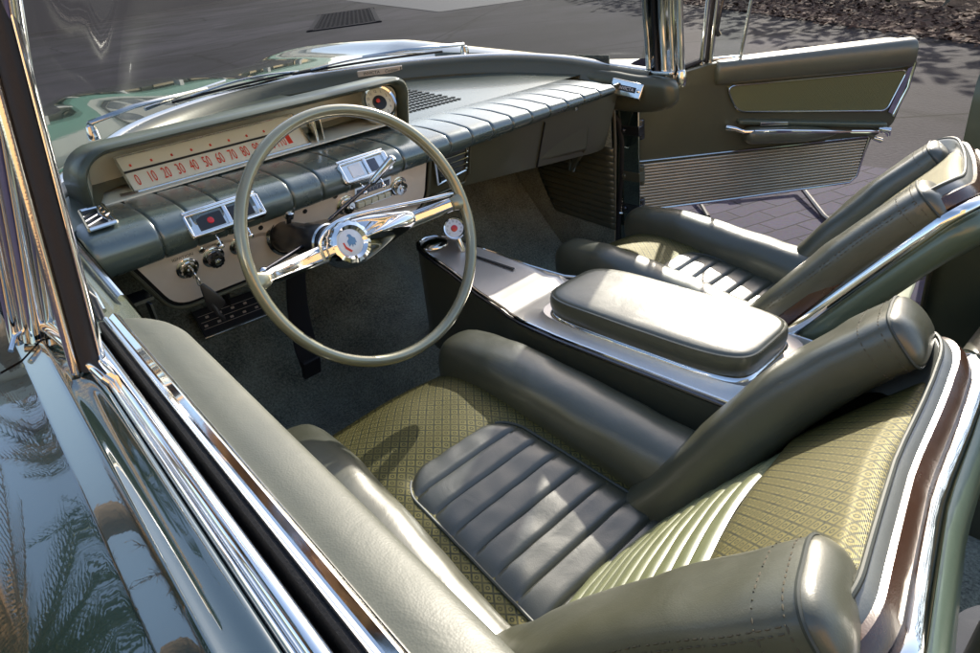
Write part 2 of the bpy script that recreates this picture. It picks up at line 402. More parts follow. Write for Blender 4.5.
# wipers
def wiper(pivot, elbow, tip, b0, b1):
    o = empty('wiper', pivot); o.parent = car; pv = V(pivot)
    mb = MB(); mb.lathe(pv - Z * .03 - pv, (0, 0, 1), [(.014, 0), (.014, .02), (.011, .032), (.004, .036)], 14); mb.build('pivot', M['chrome'], o)
    mb = MB(); a, e, t = V(pivot) - pv + Z * .005, V(elbow) - pv, V(tip) - pv
    u = (e - a).normalized(); s_ = u.cross(Z).normalized()
    mb.grid([[a - s_ * .011, a + Z * .007, a + s_ * .011], [e - s_ * .009, e + Z * .007, e + s_ * .009], [t - s_ * .004, t + Z * .004, t + s_ * .004]])
    mb.build('arm', M['oldchrome'], o, solid=.003)
    mb = MB(); c0, c1 = V(b0) - pv, V(b1) - pv; pts = [c0.lerp(c1, k / 10) + Z * (.004 * math.sin(pi * k / 10)) for k in range(11)]
    mb.tube(pts, .0035, 8); mb.build('blade', M['rubber'], o)
    mb = MB(); pts = [c0.lerp(c1, .12 + .76 * k / 10) + Z * (.004 + .012 * math.sin(pi * k / 10)) for k in range(11)]
    mb.tube(pts, .0028, 8); mb.build('blade_bridge', M['oldchrome'], o)
    return o
wiper((-.455, .735, .985), (-.33, .775, 1.0), (-.12, .80, 1.004), (-.235, .765, .995), (.22, .80, .995))
wiper((.68, .62, .985), (.50, .70, 1.0), (.36, .735, 1.004), (.14, .79, .995), (.57, .60, .990))
mb = MB(); mb.tube([(-.30, .79, .99), (-.2, .81, 1.0), (-.02, .90, 1.004)], [.005, .004, .003], 8); mb.build('washer_pipe', M['oldchrome'], body)

# ---------------------------------------------------------------- dashboard
dash = part('dashboard')
def zs(x): return lerp(.006, -.026, max(0, min(1, (x + .7) / 1.42)))
def padprofile(x):
    zb = lerp(.852, .872, (x + .7) / 1.42); d = zs(x)
    top = .932 + d
    return [(.085, zb + .012), (.040, zb + .002), (.010, zb), (-.008, zb + .004), (-.018, zb + .014), (-.023, lerp(zb, top, .42)), (-.022, lerp(zb, top, .58)), (-.015, lerp(zb, top, .76)), (-.002, lerp(zb, top, .88)), (.018, top - .005), (.045, top - .001), (.08, top + .001), (.125, top + .0015), (.172, top)]
seams = [-.59, -.532, -.474] + [-.474 + .0655 * k for k in range(1, 18)]
seams = [s for s in seams if s < .60]
xs = []; 
for a, b in zip([-.695] + seams, seams + [.640]):
    xs += [(a + .0035, 0)] + [(lerp(a, b, t), 0) for t in (.12, .3, .5, .7, .88)] + [(b - .0035, 0), (b - .0012, .0018), (b, .0055), (b + .0012, .0018)]
xs = xs[:-3]
xs = [(-.707, .03), (-.706, .018), (-.703, .009), (-.699, .003)] + xs + [(.641, .003), (.646, .009), (.650, .018), (.652, .028)]
def padpt(x, j, ins):
    pr = padprofile(x); k = len(pr); a = pr[max(0, j - 1)]; b = pr[min(k - 1, j + 1)]
    ty, tz = b[0] - a[0], b[1] - a[1]; l = math.hypot(ty, tz); ny, nz = -tz / l * -1, ty / l * -1
    y, z = pr[j]
    # normal pointing outwards (away from the roll's centre)
    cy, cz = .06, .895
    if (y - cy) * ny + (z - cz) * nz < 0: ny, nz = -ny, -nz
    if x > .03 and ins < .006 and j >= 12: ins = 0
    puff = .0016
    return V((x, y - ny * ins, z - nz * ins))
mb = MB(); P = []
for x, ins in xs: P.append([padpt(x, j, ins) for j in range(14)])
mb.grid(P); mb.build('dash_pad', M['pad'], dash, sub=1)
# flat top panel right of the instruments, running up to the trim under the glass
def Wi(p, t, d):    # point moved inwards from the glass line
    n = V((-t.y, t.x, 0)).normalized(); return p - n * d
band_in = []; Wt = []
for i, p in enumerate(W):
    t = (W[min(i + 1, len(W) - 1)] - W[max(i - 1, 0)]).normalized(); Wt.append(t)
mb = MB(); P = []
for i, p in enumerate(W):
    if i < 4: continue
    t = Wt[i]; h = tab([-.8, -.3, .2, .6, .76, .80], [.02, .025, .034, .038, .040, .040], p.x)
    P.append([p + Z * .006, Wi(p, t, .008) + Z * .005, Wi(p, t, .020) - Z * .002, Wi(p, t, .030) - Z * .010, Wi(p, t, .037) - Z * (h - .004), Wi(p, t, .040) - Z * h, Wi(p, t, .036) - Z * (h + .02)])
mb.grid(P); mb.build('windshield_garnish', M['garnish'], dash)
mb = MB(); P = []
nx = 40
for i in range(nx + 1):
    x = lerp(.035, .745, i / nx); yb = Wy(x + .0) - .040
    yb = max(yb, .18); r = []
    for k in range(13):
        y = lerp(.168, yb, k / 12); z0 = .932 + zs(x); zb = tab([-.1, .2, .6, .76], [.950, .946, .930, .905], x)
        r.append(V((x, y, lerp(z0, zb, (k / 12) ** .8))))
    P.append(r)
mb.grid(P); mb.build('dash_top', M['dashgloss'], dash)
mb = MB(); P = []
for i in range(31):                                               # shelf behind the instrument hood
    x = lerp(-.76, .06, i / 30); yb = Wy(x) - .034; y0 = min(.20, yb - .01)
    if x < -.62: y0 = min(lerp(-.05, .14, (x + .76) / .14), yb - .01)
    P.append([V((x, lerp(y0, yb, k / 8), lerp(lerp(.928, .95, min(1, (x + .76) / .2)), .955, k / 8))) for k in range(9)])
mb.grid(P); mb.build('dash_shelf', M['dash'], dash)
# perforated defroster / speaker field: rows of small dark slots
mb = MB()
for i in range(15):
    for j in range(9):
        x = .115 + .0135 * i + .004 * (j % 2); y = .235 + .027 * j - .006 * i * 0
        if y > Wy(x) - .06: continue
        if x > .31 - .010 * (9 - j) * 0: continue
        z0 = .932 + zs(x); zb = tab([-.1, .2, .6, .76], [.950, .946, .930, .905], x); k = (y - .168) / (Wy(x) - .04 - .168); z = lerp(z0, zb, max(0, k) ** .8) + .0012
        mb.box((x, y, z), X, Y, Z, .0085, .011, .0016)
mb.build('speaker_slots', M['ink'], dash, smooth=False)
# instrument hood
def arch(xl, xr, zb, zt, r, n=8):
    p = [(xl, zb), (xl, lerp(zb, zt - r, .5))]
    p += [(xl + r - r * math.cos(k / n * pi / 2), zt - r + r * math.sin(k / n * pi / 2)) for k in range(n + 1)]
    p += [(lerp(xl + r, xr - r, k / 10), zt) for k in range(1, 10)]
    p += [(xr - r * .6 + r * .6 * math.sin(k / n * pi / 2), zt - r * .6 + r * .6 * math.cos(k / n * pi / 2)) for k in range(n + 1)]
    p += [(xr, lerp(zb, zt - r, .5)), (xr, zb)]
    return p
def ring(y, xl, xr, zb, zt, r, dzr=-.006):
    return [V((x, y + (z - zb) * -.22, z + lerp(0, dzr, (x + .62) / .66))) for x, z in arch(xl, xr, zb, zt, r)]
hood_st = [ring(.155, -.632, .045, .934, 1.023, .05), ring(.135, -.634, .047, .934, 1.026, .05), ring(.127, -.636, .049, .932, 1.029, .052), ring(.125, -.639, .053, .931, 1.033, .055),
           ring(.130, -.643, .058, .930, 1.037, .058), ring(.150, -.647, .062, .928, 1.039, .06), ring(.22, -.652, .066, .926, 1.036, .06), ring(.32, -.60, .064, .928, 1.018, .06), ring(.46, -.52, .05, .93, .992, .05), ring(.60, -.38, .0, .93, .962, .02)]
mb = MB(); mb.grid(hood_st); mb.build('instrument_hood', M['dash'], dash)
mb = MB(); mb.grid([ring(.156, -.630, .043, .936, 1.021, .05), ring(.20, -.618, .034, .937, 1.016, .05), ring(.262, -.60, .02, .938, 1.008, .045)])
bx = arch(-.60, .02, .938, 1.006, .045)
mb.poly([V((x, .262 + (z - .938) * -.22, z)) for x, z in bx], (0, 1, .2), .004)
mb.build('dial_housing', M['cream'], dash)
mb = MB(); mb.poly([(-.618, .135, .9365), (.03, .135, .932), (.03, .27, .936), (-.618, .27, .939)], (0, 0, 1), .003); mb.build('dial_floor', M['cream'], dash, smooth=False)
# speedometer: raked panel with figures
sp = MB(); a0 = V((-.560, .156, .938)); a1 = V((-.190, .156, .934)); up = V((0, .045, .050)).normalized(); H = .078
uxs = (a1 - a0).normalized(); nrm = uxs.cross(up).normalized(); nrm = nrm if nrm.y < 0 else -nrm
sp.poly([a0, a1, a1 + up * H, a0 + up * H], -nrm, .004); speedo = sp.build('speedometer', M['cream'], dash, smooth=False, bevel=.001)
mb = MB()
for k in range(12):
    c = a0 + uxs * (.018 + .0268 * k) + up * .0235 + nrm * .0012; addtext(mb, str(10 * k), c, uxs, up, .034, .46)
c = a0 + uxs * (.345 - .012) + up * .030; mb.box(c + nrm * .0006, uxs, up, nrm, .010, .030, .001)
for k in range(8): mb.box(a0 + uxs * (.02 + .039 * k) + up * .057 + nrm * .0008, uxs, up, nrm, .0035, .005, .001)
mb.build('speed_figures', M['red'], speedo, smooth=False)
mb = MB(); mb.box(a0 + uxs * .155 + up * .0445 + nrm * .002, uxs, up, nrm, .310, .0035, .002); mb.build('indicator_bar', M['ink'], speedo, smooth=False)
mb = MB(); fr = [a0 + nrm * .004, a1 + nrm * .004, a1 + up * H + nrm * .004, a0 + up * H + nrm * .004]
for i in range(4): mb.tube([fr[i], fr[(i + 1) % 4]], .0022, 8)
mb.build('speedometer_frame', M['oldchrome'], speedo)
mb = MB(); mb.poly([(-.585, .15, .9415), (-.555, .145, .9413), (-.553, .155, .9413), (-.583, .162, .9415)], (0, 0, 1), .002); mb.build('trip_reset_slot', M['blackchrome'], speedo)
# divider posts and the round clock
mb = MB(); mb.box((-.175, .16, .962), X, Y, Z, .006, .03, .052); mb.box((-.158, .162, .962), X, Y, Z, .003, .03, .052); mb.build('divider_post', M['oldchrome'], dash, bevel=.001)
cc = V((-.004, .142, .984)); ca = V((-.10, -.80, .45)).normalized()
clock = empty('clock'); clock.parent = dash
mb = MB(); mb.lathe(cc - ca * .01, ca, [(.039, -.02), (.041, 0), (.041, .010), (.038, .014), (.0335, .012), (.033, .008)], 40, False); mb.build('clock_bezel', M['chrome'], clock)
mb = MB(); mb.lathe(cc - ca * .01, ca, [(.0345, .003), (.0345, .0065), (.0001, .0066)], 40); mb.build('clock_face', M['cream'], clock)
mb = MB(); mb.lathe(cc - ca * .01, ca, [(.016, .0066), (.016, .0105), (.0001, .011)], 24); mb.build('clock_hub', M['ink'], clock)
cu_ = ca.cross(Z).normalized() * -1; cv_ = ca.cross(cu_).normalized(); cv_ = cv_ if cv_.z > 0 else -cv_
mb = MB()
for k in range(12):
    t = k / 12 * 2 * pi; p = cc - ca * .0028 + (cu_ * math.sin(t) + cv_ * math.cos(t)) * .0265
    addtext(mb, str(12 if k == 0 else k), p, cu_, cv_, .0095, .8)
mb.build('clock_figures', M['ink'], clock, smooth=False)
mb = MB(); mb.lathe(cc + ca * .0015 + (cu_ * -.006 + cv_ * .002), ca, [(.0045, .004), (.0045, .0060), (.0001, .007)], 16); mb.build('clock_hand', M['red'], clock)
# name plate on the trim under the glass
def plate(c, u, up_, w_, h_, th, name, m, parent, bev=.0015):
    u = V(u).normalized(); n = u.cross(V(up_)).normalized(); v_ = n.cross(u).normalized()
    mb = MB(); mb.box(c, u, v_, n, w_, h_, th); o = mb.build(name, m, parent, bevel=bev); return o, V(c), u, v_, n
o, c, u, v_, n = plate((.345, .632, .971), (1, -.56, -.02), (-.2, -.45, 1), .135, .020, .004, 'name_plate', M['alu'], dash)
n = n if n.y < 0 else -n
mb = MB(); addtext(mb, 'INVICTA', c + n * .0026 - u * .026, u, v_, .0135, .95); addtext(mb, 'Custom', c + n * .0026 + u * .033, u, v_, .0150, .8, .35); mb.box(c + n * .0024 + u * .063, u, v_, n, .0025, .014, .0008)
mb.build('plate_letters', M['ink'], o, smooth=False)
# left air outlet let into the pad
def frame4(mb, pts, r, n, wdt=.006):
    for i in range(4):
        a, b = V(pts[i]), V(pts[(i + 1) % 4]); mb.tube([a, b], r, 8)
vt = empty('air_vent'); vt.parent = dash
vp = [V((-.664, .115, .9445)), V((-.630, .110, .9445)), V((-.638, .012, .9375)), V((-.680, .010, .9375))]
mb = MB(); frame4(mb, vp, .0035, None); mb.build('vent_frame', M['chrome'], vt)
mb = MB(); mb.poly([p - Z * .0005 for p in vp], (0, 0, 1), .0012); mb.build('vent_recess', M['ink'], vt, smooth=False)
mb = MB()
for k in range(3):
    f = .22 + .24 * k; a = vp[0].lerp(vp[3], f + .18); b = vp[1].lerp(vp[2], f - .12); mb.tube([a + Z * .002, b + Z * .002], .0022, 6)
mb.build('vent_slats', M['chrome'], vt)
mb = MB(); mb.tube([vp[1].lerp(vp[2], .05) - X * .006 + Z * .002, vp[1].lerp(vp[2], .5) - X * .012 + Z * .005, vp[1].lerp(vp[2], .95) - X * .008 + Z * .002], .003, 8); mb.build('vent_lever', M['oldchrome'], vt)
# switch pods on the front of the roll
FN = V((0, -.82, .57)).normalized(); FU = V((0, .57, .82)).normalized()
def pod(x0, x1, cz, cy, wins, rounded=False):
    o = empty('switch_pod'); o.parent = dash; c = V(((x0 + x1) / 2, cy, cz)); w_ = x1 - x0
    mb = MB(); mb.box(c, X, FU, FN, w_, .044, .012); mb.build('pod_body', M['oldchrome'], o, bevel=.004 if not rounded else .005)
    mb = MB(); fr_ = [c + X * (sx * (w_ / 2 - .003)) + FU * (sy * .019) + FN * .008 for sx, sy in ((-1, -1), (1, -1), (1, 1), (-1, 1))]
    frame4(mb, fr_, .0028, None); mb.tube([c - X * (w_ * .48) + FU * .0255 + FN * .004, c + X * (w_ * .48) + FU * .0255 + FN * .004], .0032, 8)
    for k in range(1, 3):
        q = c + X * (w_ * (0, .02, .43)[k]); mb.box(q + FN * .0075, X, FU, FN, .007, .034, .005)
    mb.build('pod_frame', M['chrome'], o, bevel=.0008)
    for nm, fx, wd, m in wins:
        mb = MB(); mb.box(c + X * (w_ * fx) + FN * .0065, X, FU, FN, wd, .026, .003); mb.build(nm, m, o, bevel=.001)
    for nm, fx, m in [('red_mark', -.20, M['redlens']), ('blue_mark', .20, M['bluelens'])]:
        if not rounded:
            mb = MB(); q = c + X * (w_ * fx) + FN * .0082
            mb.lathe(q, FN, [(.006, 0), (.005, .001), (.0001, .0013)], 14); mb.build(nm, m, o)
    for k in (-.22, .18):
        mb = MB(); q = c + X * (w_ * k) - FU * .026; mb.tube([q, q - FU * .010 + FN * .004, q - FU * .02 + FN * .001], .0014, 6)
        mb.lathe(q - FU * .021 + FN * .001, FN, [(.004, -.002), (.005, 0), (.003, .003), (.0001, .004)], 10)
        mb.build('pod_lever', M['chrome'], o)
pod(-.545, -.405, .897, -.016, [('lens', -.20, .046, M['black']), ('lens', .20, .046, M['black'])])
pod(-.232, -.118, .900, -.016, [('clock_window', -.20, .028, M['white']), ('gauge_window', .12, .030, M['blackchrome'])], True)

# ---- brushed fascia
fn = V((0, -3, -1)).normalized(); fu = V((0, -1, 3)).normalized()
fn = V((0, -.949, -.316)); fn = V((0, -3., 1.)).normalized(); fu = V((0, -.3333, 1)).normalized()
def FP(x, z, d=0.): return V((x, .02 + (.87 - z) / 3, z)) + V((0, -.949, -.316)) * d
fN = V((0, -.949, -.316)); fU = V((0, -.316, .949))
def rounded(pts, rads, n=6):
    out = []; k = len(pts)
    for i in range(k):
        p = V((*pts[i], 0)); a = V((*pts[i - 1], 0)); b = V((*pts[(i + 1) % k], 0)); r = rads[i]
        if r == 0: out.append((p.x, p.y)); continue
        s_, e_ = p + (a - p).normalized() * r, p + (b - p).normalized() * r
        for j in range(n + 1):
            t = j / n; q = s_ * (1 - t) ** 2 + p * 2 * t * (1 - t) + e_ * t * t; out.append((q.x, q.y))
    return out
outl = rounded([(-.640, .866), (-.583, .742), (-.010, .742), (.010, .775), (.010, .886)], [0, .035, .03, .02, 0])
fas = MB(); fas.poly([FP(x, z) for x, z in outl], -fN, .004); fascia = fas.build('fascia_plate', M['alu'], dash, smooth=False, bevel=.001)
mb = MB(); outl2 = rounded([(-.650, .862), (-.590, .733), (-.005, .733), (.020, .772), (.020, .884)], [0, .038, .03, .02, 0])
mb.tube([FP(x, z, .001) for x, z in outl2], .0042, 8); mb.build('fascia_rim', M['garnish'], fascia)
mb = MB(); mb.poly([FP(x, z, -.003) for x, z in outl2], -fN, .006); mb.build('fascia_backing', M['black'], fascia, smooth=False)
def knob(name, x, z, r, h, m, parent, prof=None, cap=None, fl=True):
    o = empty(name); o.parent = parent; c = FP(x, z)
    mb = MB(); mb.lathe(c, fN, [(r * 1.28, 0), (r * 1.28, .002), (r * 1.1, .004), (r * .9, .0045)], 28); mb.build('collar', M['chrome'], o)
    mb = MB(); rings = []
    ax = fN; u = ax.orthogonal().normalized(); w_ = ax.cross(u); n = 48
    for rr, hh, flu in [(.88, .003, 0), (.9, .006, 1), (.92, h * .7, 1), (.82, h, 1), (.55, h * 1.05, 0), (.05, h * 1.06, 0)]:
        rings.append([c + ax * hh + (u * math.cos(2 * pi * j / n) + w_ * math.sin(2 * pi * j / n)) * r * rr * (1 + (.05 * math.cos(2 * pi * j / n * 12) if flu and fl else 0)) for j in range(n)])
    mb.loft(rings); mb.build('grip', m, o)
    if cap:
        mb = MB(); mb.lathe(c, fN, [(r * .42, h * 1.04), (r * .40, h * 1.18), (r * .2, h * 1.25), (.0001, h * 1.26)], 20); mb.build('cap', cap, o)
    return o
knob('ignition_lock', -.549, .814, .0165, .012, M['oldchrome'], fascia, cap=M['chrome'])
knob('light_knob', -.499, .817, .0165, .018, M['blackchrome'], fascia, cap=M['chrome'])
knob('wiper_knob', -.447, .822, .0150, .018, M['blackchrome'], fascia, cap=M['chrome'])
knob('radio_knob', -.069, .826, .0170, .016, M['oldchrome'], fascia, cap=M['chrome'])
knob('radio_knob', -.207, .826, .0170, .016, M['oldchrome'], fascia, cap=M['chrome'])
for x, z in ((-.518, .841), (-.484, .841), (-.232, .856), (-.205, .860)):
    mb = MB(); c = FP(x, z); mb.lathe(c, fN, [(.0062, -.001), (.0062, .004), (.0045, .005)], 16, False); mb.build('bezel_ring', M['chrome'], fascia)
    mb = MB(); mb.lathe(c, fN, [(.0046, 0), (.0045, .003), (.0001, .0032)], 14); mb.build('pilot_lamp', M['ink'], fascia)
mb = MB()
for k in range(7):
    t = R(160 - 23 * k); c = FP(-.350 + .052 * math.cos(t), .825 + .049 * math.sin(t)); mb.lathe(c, fN, [(.0050, 0), (.0048, .0012), (.0001, .0013)], 14)
mb.build('gear_dots', M['ink'], fascia)
for tx, x_, z_, sz in (('IGNITION', -.553, .8385, .0088), ('LIGHTS', -.500, .8405, .006), ('TUNING', -.083, .855, .007)):
    mb = MB(); addtext(mb, tx, FP(x_, z_, .0008), X, fU, sz, 1.); mb.build('lettering', M['ink'], fascia, smooth=False)
radio = empty('radio'); radio.parent = fascia
mb = MB(); mb.poly([FP(x, z, .001) for x, z in rounded([(-.185, .868), (-.185, .838), (-.092, .838), (-.092, .868)], [.003] * 4, 3)], fN, .003); mb.build('radio_face', M['oldchrome'], radio, smooth=False)
mb = MB(); mb.box(FP(-.138, .845, .004), X, fU, fN, .084, .014, .002); mb.box(FP(-.138, .861, .004), X, fU, fN, .070, .008, .002); mb.build('radio_dial', M['blackchrome'], radio, bevel=.0006)
mb = MB()
for k in range(9): mb.box(FP(-.174 + .009 * k, .845, .0053), X, fU, fN, .0008, .006, .0004)
addtext(mb, '55 60 70 80 100 120 160', FP(-.138, .8485, .0054), X, fU, .0042, .9); mb.build('dial_marks', M['white'], radio, smooth=False)
mb = MB()
for k in range(5): mb.box(FP(-.172 + .0175 * k, .818, .005), X, fU, fN, .0150, .011, .009)
mb.build('push_buttons', M['cream'], radio, bevel=.001)
mb = MB(); f4 = [FP(-.184, .810, .003), FP(-.090, .810, .003), FP(-.090, .8265, .003), FP(-.184, .8265, .003)]; frame4(mb, f4, .0022, None); mb.build('button_frame', M['chrome'], radio)
# steel face round the air outlet and glove box
gf = MB(); o3 = rounded([(.016, .884), (.016, .772), (.66, .700), (.71, .700), (.71, .89)], [0, .015, .02, .02, 0])
gf.poly([FP(x, z, -.004) for x, z in o3], -fN, .004); glove = gf.build('glove_box_face', M['garnish'], dash, smooth=False, bevel=.0015)
mb = MB(); mb.tube([FP(.140, .880, .0), FP(.148, .79, .0), FP(.135, .772, 0), FP(.03, .765, 0)], .0028, 8); mb.build('outlet_rim', M['garnish'], glove)
mb = MB(); mb.box(FP(.405, .792, -.002), X, fU, fN, .0015, .13, .006); mb.build('panel_gap', M['ink'], glove)
mb = MB(); mb.lathe(FP(.20, .868, .0), fN, [(.008, 0), (.008, .006), (.004, .010), (.0001, .011)], 16); mb.lathe(FP(.52, .865, .0), fN, [(.006, 0), (.006, .005), (.0001, .008)], 16); mb.build('glove_button', M['chrome'], glove)
vent2 = empty('air_vent'); vent2.parent = dash
q4 = [FP(.030, .862, .004), FP(.130, .868, .004), FP(.132, .806, .004), FP(.046, .795, .004)]
mb = MB(); frame4(mb, q4, .0042, None); mb.poly([q4[0], q4[0].lerp(q4[1], .12), q4[3].lerp(q4[2], .1), q4[3]], fN, .003); mb.build('vent_frame', M['oldchrome'], vent2)
mb = MB(); mb.poly([p - fN * .003 for p in q4], fN, .001); mb.build('vent_recess', M['ink'], vent2, smooth=False)
mb = MB()
for k in range(4):
    f = .16 + .22 * k; mb.box((q4[0].lerp(q4[3], f) + q4[1].lerp(q4[2], f)) / 2 + X * .006, X, fU, fN, .082, .0028, .010)
mb.build('vent_slats', M['oldchrome'], vent2)
# air box under the dash on the far side, its lever plate
mb = MB(); a = [(.31, .06, .750), (.31, .06, .862), (.60, .05, .86), (.715, .06, .875), (.715, .24, .60), (.66, .12, .69), (.60, .075, .725)]
mb.poly([(.31, .07, .752), (.31, .05, .870), (.615, .040, .880), (.605, .055, .725)], (0, 1, 0), .16); mb.build('air_box', M['garnish'], dash, bevel=.012)
mb = MB()
mb.grid([[V((.605, .050, .89)), V((.605, .050, .80)), V((.605, .062, .725))], [V((.66, .10, .89)), V((.66, .115, .78)), V((.655, .16, .64))], [V((.71, .17, .89)), V((.705, .175, .76)), V((.70, .20, .62))], [V((.765, .22, .87)), V((.77, .22, .76)), V((.78, .24, .62))]]); mb.build('cowl_side', M['garnish'], dash, solid=.01)
mb = MB(); a, b = V((.668, .098, .815)), V((.668, .172, .640)); u2 = (b - a).normalized(); pass
mb = MB(); s2 = V((.62, .75, .2)); s2 = (s2 - u2 * s2.dot(u2)).normalized(); n2 = u2.cross(s2).normalized(); n2 = n2 if n2.x < 0 else -n2; f4 = [a - s2 * .013, a + s2 * .013, b + s2 * .013, b - s2 * .013]; frame4(mb, f4, .0032, None); mb.build('vent_slide', M['oldchrome'], dash)
mb = MB(); mb.box((a + b) / 2, u2, s2, n2, .19, .024, .002); mb.build('slide_slot', M['ink'], dash)
mb = MB(); mb.box(b - u2 * .016 + n2 * .008, u2, s2, n2, .032, .026, .014); mb.build('slide_handle', M['chrome'], dash, bevel=.003)

# end cap of the trim with its badge, far side
mb = MB(); path = crom([V(p) for p in ((.700, .36, .920), (.735, .24, .895), (.752, .16, .872), (.760, .08, .860), (.765, .0, .853), (.768, -.06, .855), (.770, -.128, .860))], 4)
rg = capsule(path, X, Z, lambda t: .028, lambda t: tab([0, .35, .6, .85, 1], [.030, .050, .054, .048, .036], t), .62, m=24, e0=.01, e1=.035)
mb.loft(rg); capo = mb.build('trim_end_cap', M['garnish'], dash)
bu = V((.22, -.95, -.20)).normalized(); bN = V((-.85, -.40, .32)); bN = (bN - bu * bN.dot(bu)).normalized(); bU = bu.cross(bN).normalized(); bU = bU if bU.z > 0 else -bU
bc = V((.719, .003, .874))
mb = MB(); mb.box(bc, bu, bU, bN, .094, .042, .014); bo = mb.build('badge', M['oldchrome'], dash, bevel=.003)
mb = MB(); mb.box(bc + bN * .007, bu, bU, bN, .058, .015, .002); mb.build('badge_panel', M['ink'], bo, bevel=.001)
mb = MB(); addtext(mb, 'INVICTA', bc + bN * .0085, bu, bU, .0125, .95); mb.build('badge_letters', M['white'], bo, smooth=False)
mb = MB(); mb.lathe(bc + bu * .036 + bN * .006, bN, [(.005, 0), (.005, .003), (.0001, .005)], 12); mb.build('badge_screw', M['chrome'], bo)

# ---------------------------------------------------------------- steering column and wheel
wc = V((-.333, -.242, .858)); wn = V((0, -.927, .375)).normalized(); wu = X.copy(); ww = V((0, .375, .927)).normalized()
def WP(a, b, d=0.): return wc + wu * a + ww * b - wn * d
wheel = part('steering_wheel')
mb = MB(); n = 128; rings = []
for i in range(n + 1):
    t = 2 * pi * i / n; c = WP(.2115 * math.cos(t), .2115 * math.sin(t)); rad = (wu * math.cos(t) + ww * math.sin(t))
    gr = .0006 * (1 if i % 2 else 0)
    rings.append([c + rad * (.0098 * math.cos(p)) + wn * (.0118 * math.sin(p) * (1 - (.10 if math.sin(p) < 0 and i % 4 < 2 else 0))) for p in [2 * pi * k / 18 for k in range(18)]])
mb.grid(rings, wrap=True); mb.build('rim', M['rim'], wheel)
def spoke(sg):
    mb = MB(); rings = []
    for k in range(15):
        t = k / 14; a = sg * lerp(.206, .040, t); d = .078 * math.sin(t * pi / 2) ** 1.2; h = lerp(.0115, .0165, t) * (1 if t < .93 else .9); b = lerp(-.004, -.002, t)
        c = WP(a, b, d); pr = []
        for y, z in ((-1, -.5), (-1, .2), (-.78, .62), (-.42, .9), (-.34, .66), (.34, .66), (.42, .9), (.78, .62), (1, .2), (1, -.5)):
            pr.append(c + ww * (h * y) + wn * (.0085 * z))
        rings.append(pr)
    mb.loft(rings); o = mb.build('spoke', M['chrome'], wheel)
    mb = MB(); c = WP(sg * .196, -.004, .0); 
    rr = [sring(WP(sg * a, -.004, d), ww, wn, h, g, .8, 20) for a, d, h, g in ((.207, .0, .018, .010), (.200, .001, .015, .010), (.192, .003, .0125, .0095), (.188, .004, .0118, .008))]
    mb.loft(rr); mb.build('ferrule', M['rim'], wheel)
spoke(1); spoke(-1)
mb = MB(); ol = [(-.052, -.020), (-.054, .012), (-.044, .030), (-.015, .040), (.05, .036), (.095, .022), (.125, .014), (.125, -.014), (.085, -.022), (.045, -.036), (.01, -.046), (-.025, -.042)]
ringsH = []
for s_, d in ((.92, .098), (1.0, .090), (1.0, .078), (.97, .070), (.90, .064), (.5, .060), (.1, .058)):
    ringsH.append([WP(x * s_ + (1 - s_) * .01, y * s_, d - (.045 * max(0, x - .03) / .095)) for x, y in ol])
mb.loft(ringsH); hubo = mb.build('hub', M['chrome'], wheel, sub=2)
hc = WP(-.012, .0, .050)
mb = MB(); n = 60; rings = []
for rr, h, fl in ((.031, -.030, 0), (.031, .004, 1), (.0285, .010, 1), (.0235, .012, 0), (.0215, .010, 0), (.0185, .007, 0)):
    rr *= 1.25
    rings.append([hc + wn * h + (wu * math.cos(2 * pi * j / n) + ww * math.sin(2 * pi * j / n)) * rr * (1 + (.035 * (1 if j % 4 < 2 else 0)) * fl) for j in range(n)])
mb.loft(rings, False); mb.build('emblem_ring', M['chrome'], wheel)
mb = MB(); mb.lathe(hc, wn, [(.0235, .0065), (.019, .0085), (.010, .0097), (.0001, .010)], 36); emb = mb.build('emblem', M['white'], wheel)
def onemb(pts, z=.0102): return [hc + wu * (x * 1.25) + ww * (y * 1.25) + wn * (z - 6. * (x * x + y * y)) for x, y in pts]
mb = MB(); bird = [(-.001, .012), (.002, .0105), (.003, .007), (.0065, .004), (.0065, -.003), (.0045, -.0015), (.0035, -.006), (.001, -.0035), (-.0015, -.007), (-.0015, -.002), (-.006, -.005), (-.0065, .003), (-.0025, .006), (-.0025, .009), (-.0045, .0095)]
mb.poly(onemb(bird), wn, .0006); mb.build('emblem_bird', M['blue'], wheel, smooth=False)
mb = MB(); mb.poly(onemb([(-.0135, .003), (-.0115, .003), (-.0105, -.003), (-.0035, -.0115), (-.0065, -.0125), (-.0125, -.006)]), wn, .0005); mb.build('emblem_crescent', M['red'], wheel, smooth=False)
for nm, a, m in (('enamel_shield', .040, M['amber']), ('enamel_shield', .058, M['white']), ('enamel_shield', .076, M['red'])):
    mb = MB(); b0 = .012 - (a - .04) * .15; dd = .052 - .045 * max(0, a - .03) / .095
    mb.poly([WP(a + x, b0 + y, dd + .008) for x, y in ((-.007, .008), (.007, .007), (.006, -.003), (.0, -.010), (-.006, -.003))], wn, .004); mb.build(nm, m, wheel, bevel=.0006)
mb = MB(); pts = crom([WP(-.058, -.012, .072), WP(-.056, .018, .066), WP(-.034, .036, .060), (WP(.01, .042, .054)), WP(.08, .032, .036), WP(.15, .020, .016), WP(.200, .014, .004)], 6)
mb.tube(pts, .0036, 10); mb.build('horn_bar', M['chrome'], wheel)
colu = part('steering_column')
c0 = WP(-.004, .0, .09); c1 = FP(-.357, .806, -.004)
ax = (c0 - c1).normalized(); ln = (c0 - c1).length
mb = MB(); mb.lathe(c1, ax, [(.030, -.02), (.030, ln * .45), (.0325, ln * .47), (.0325, ln * .80), (.030, ln * .82), (.027, ln)], 36); mb.build('column_jacket', M['black'], colu)
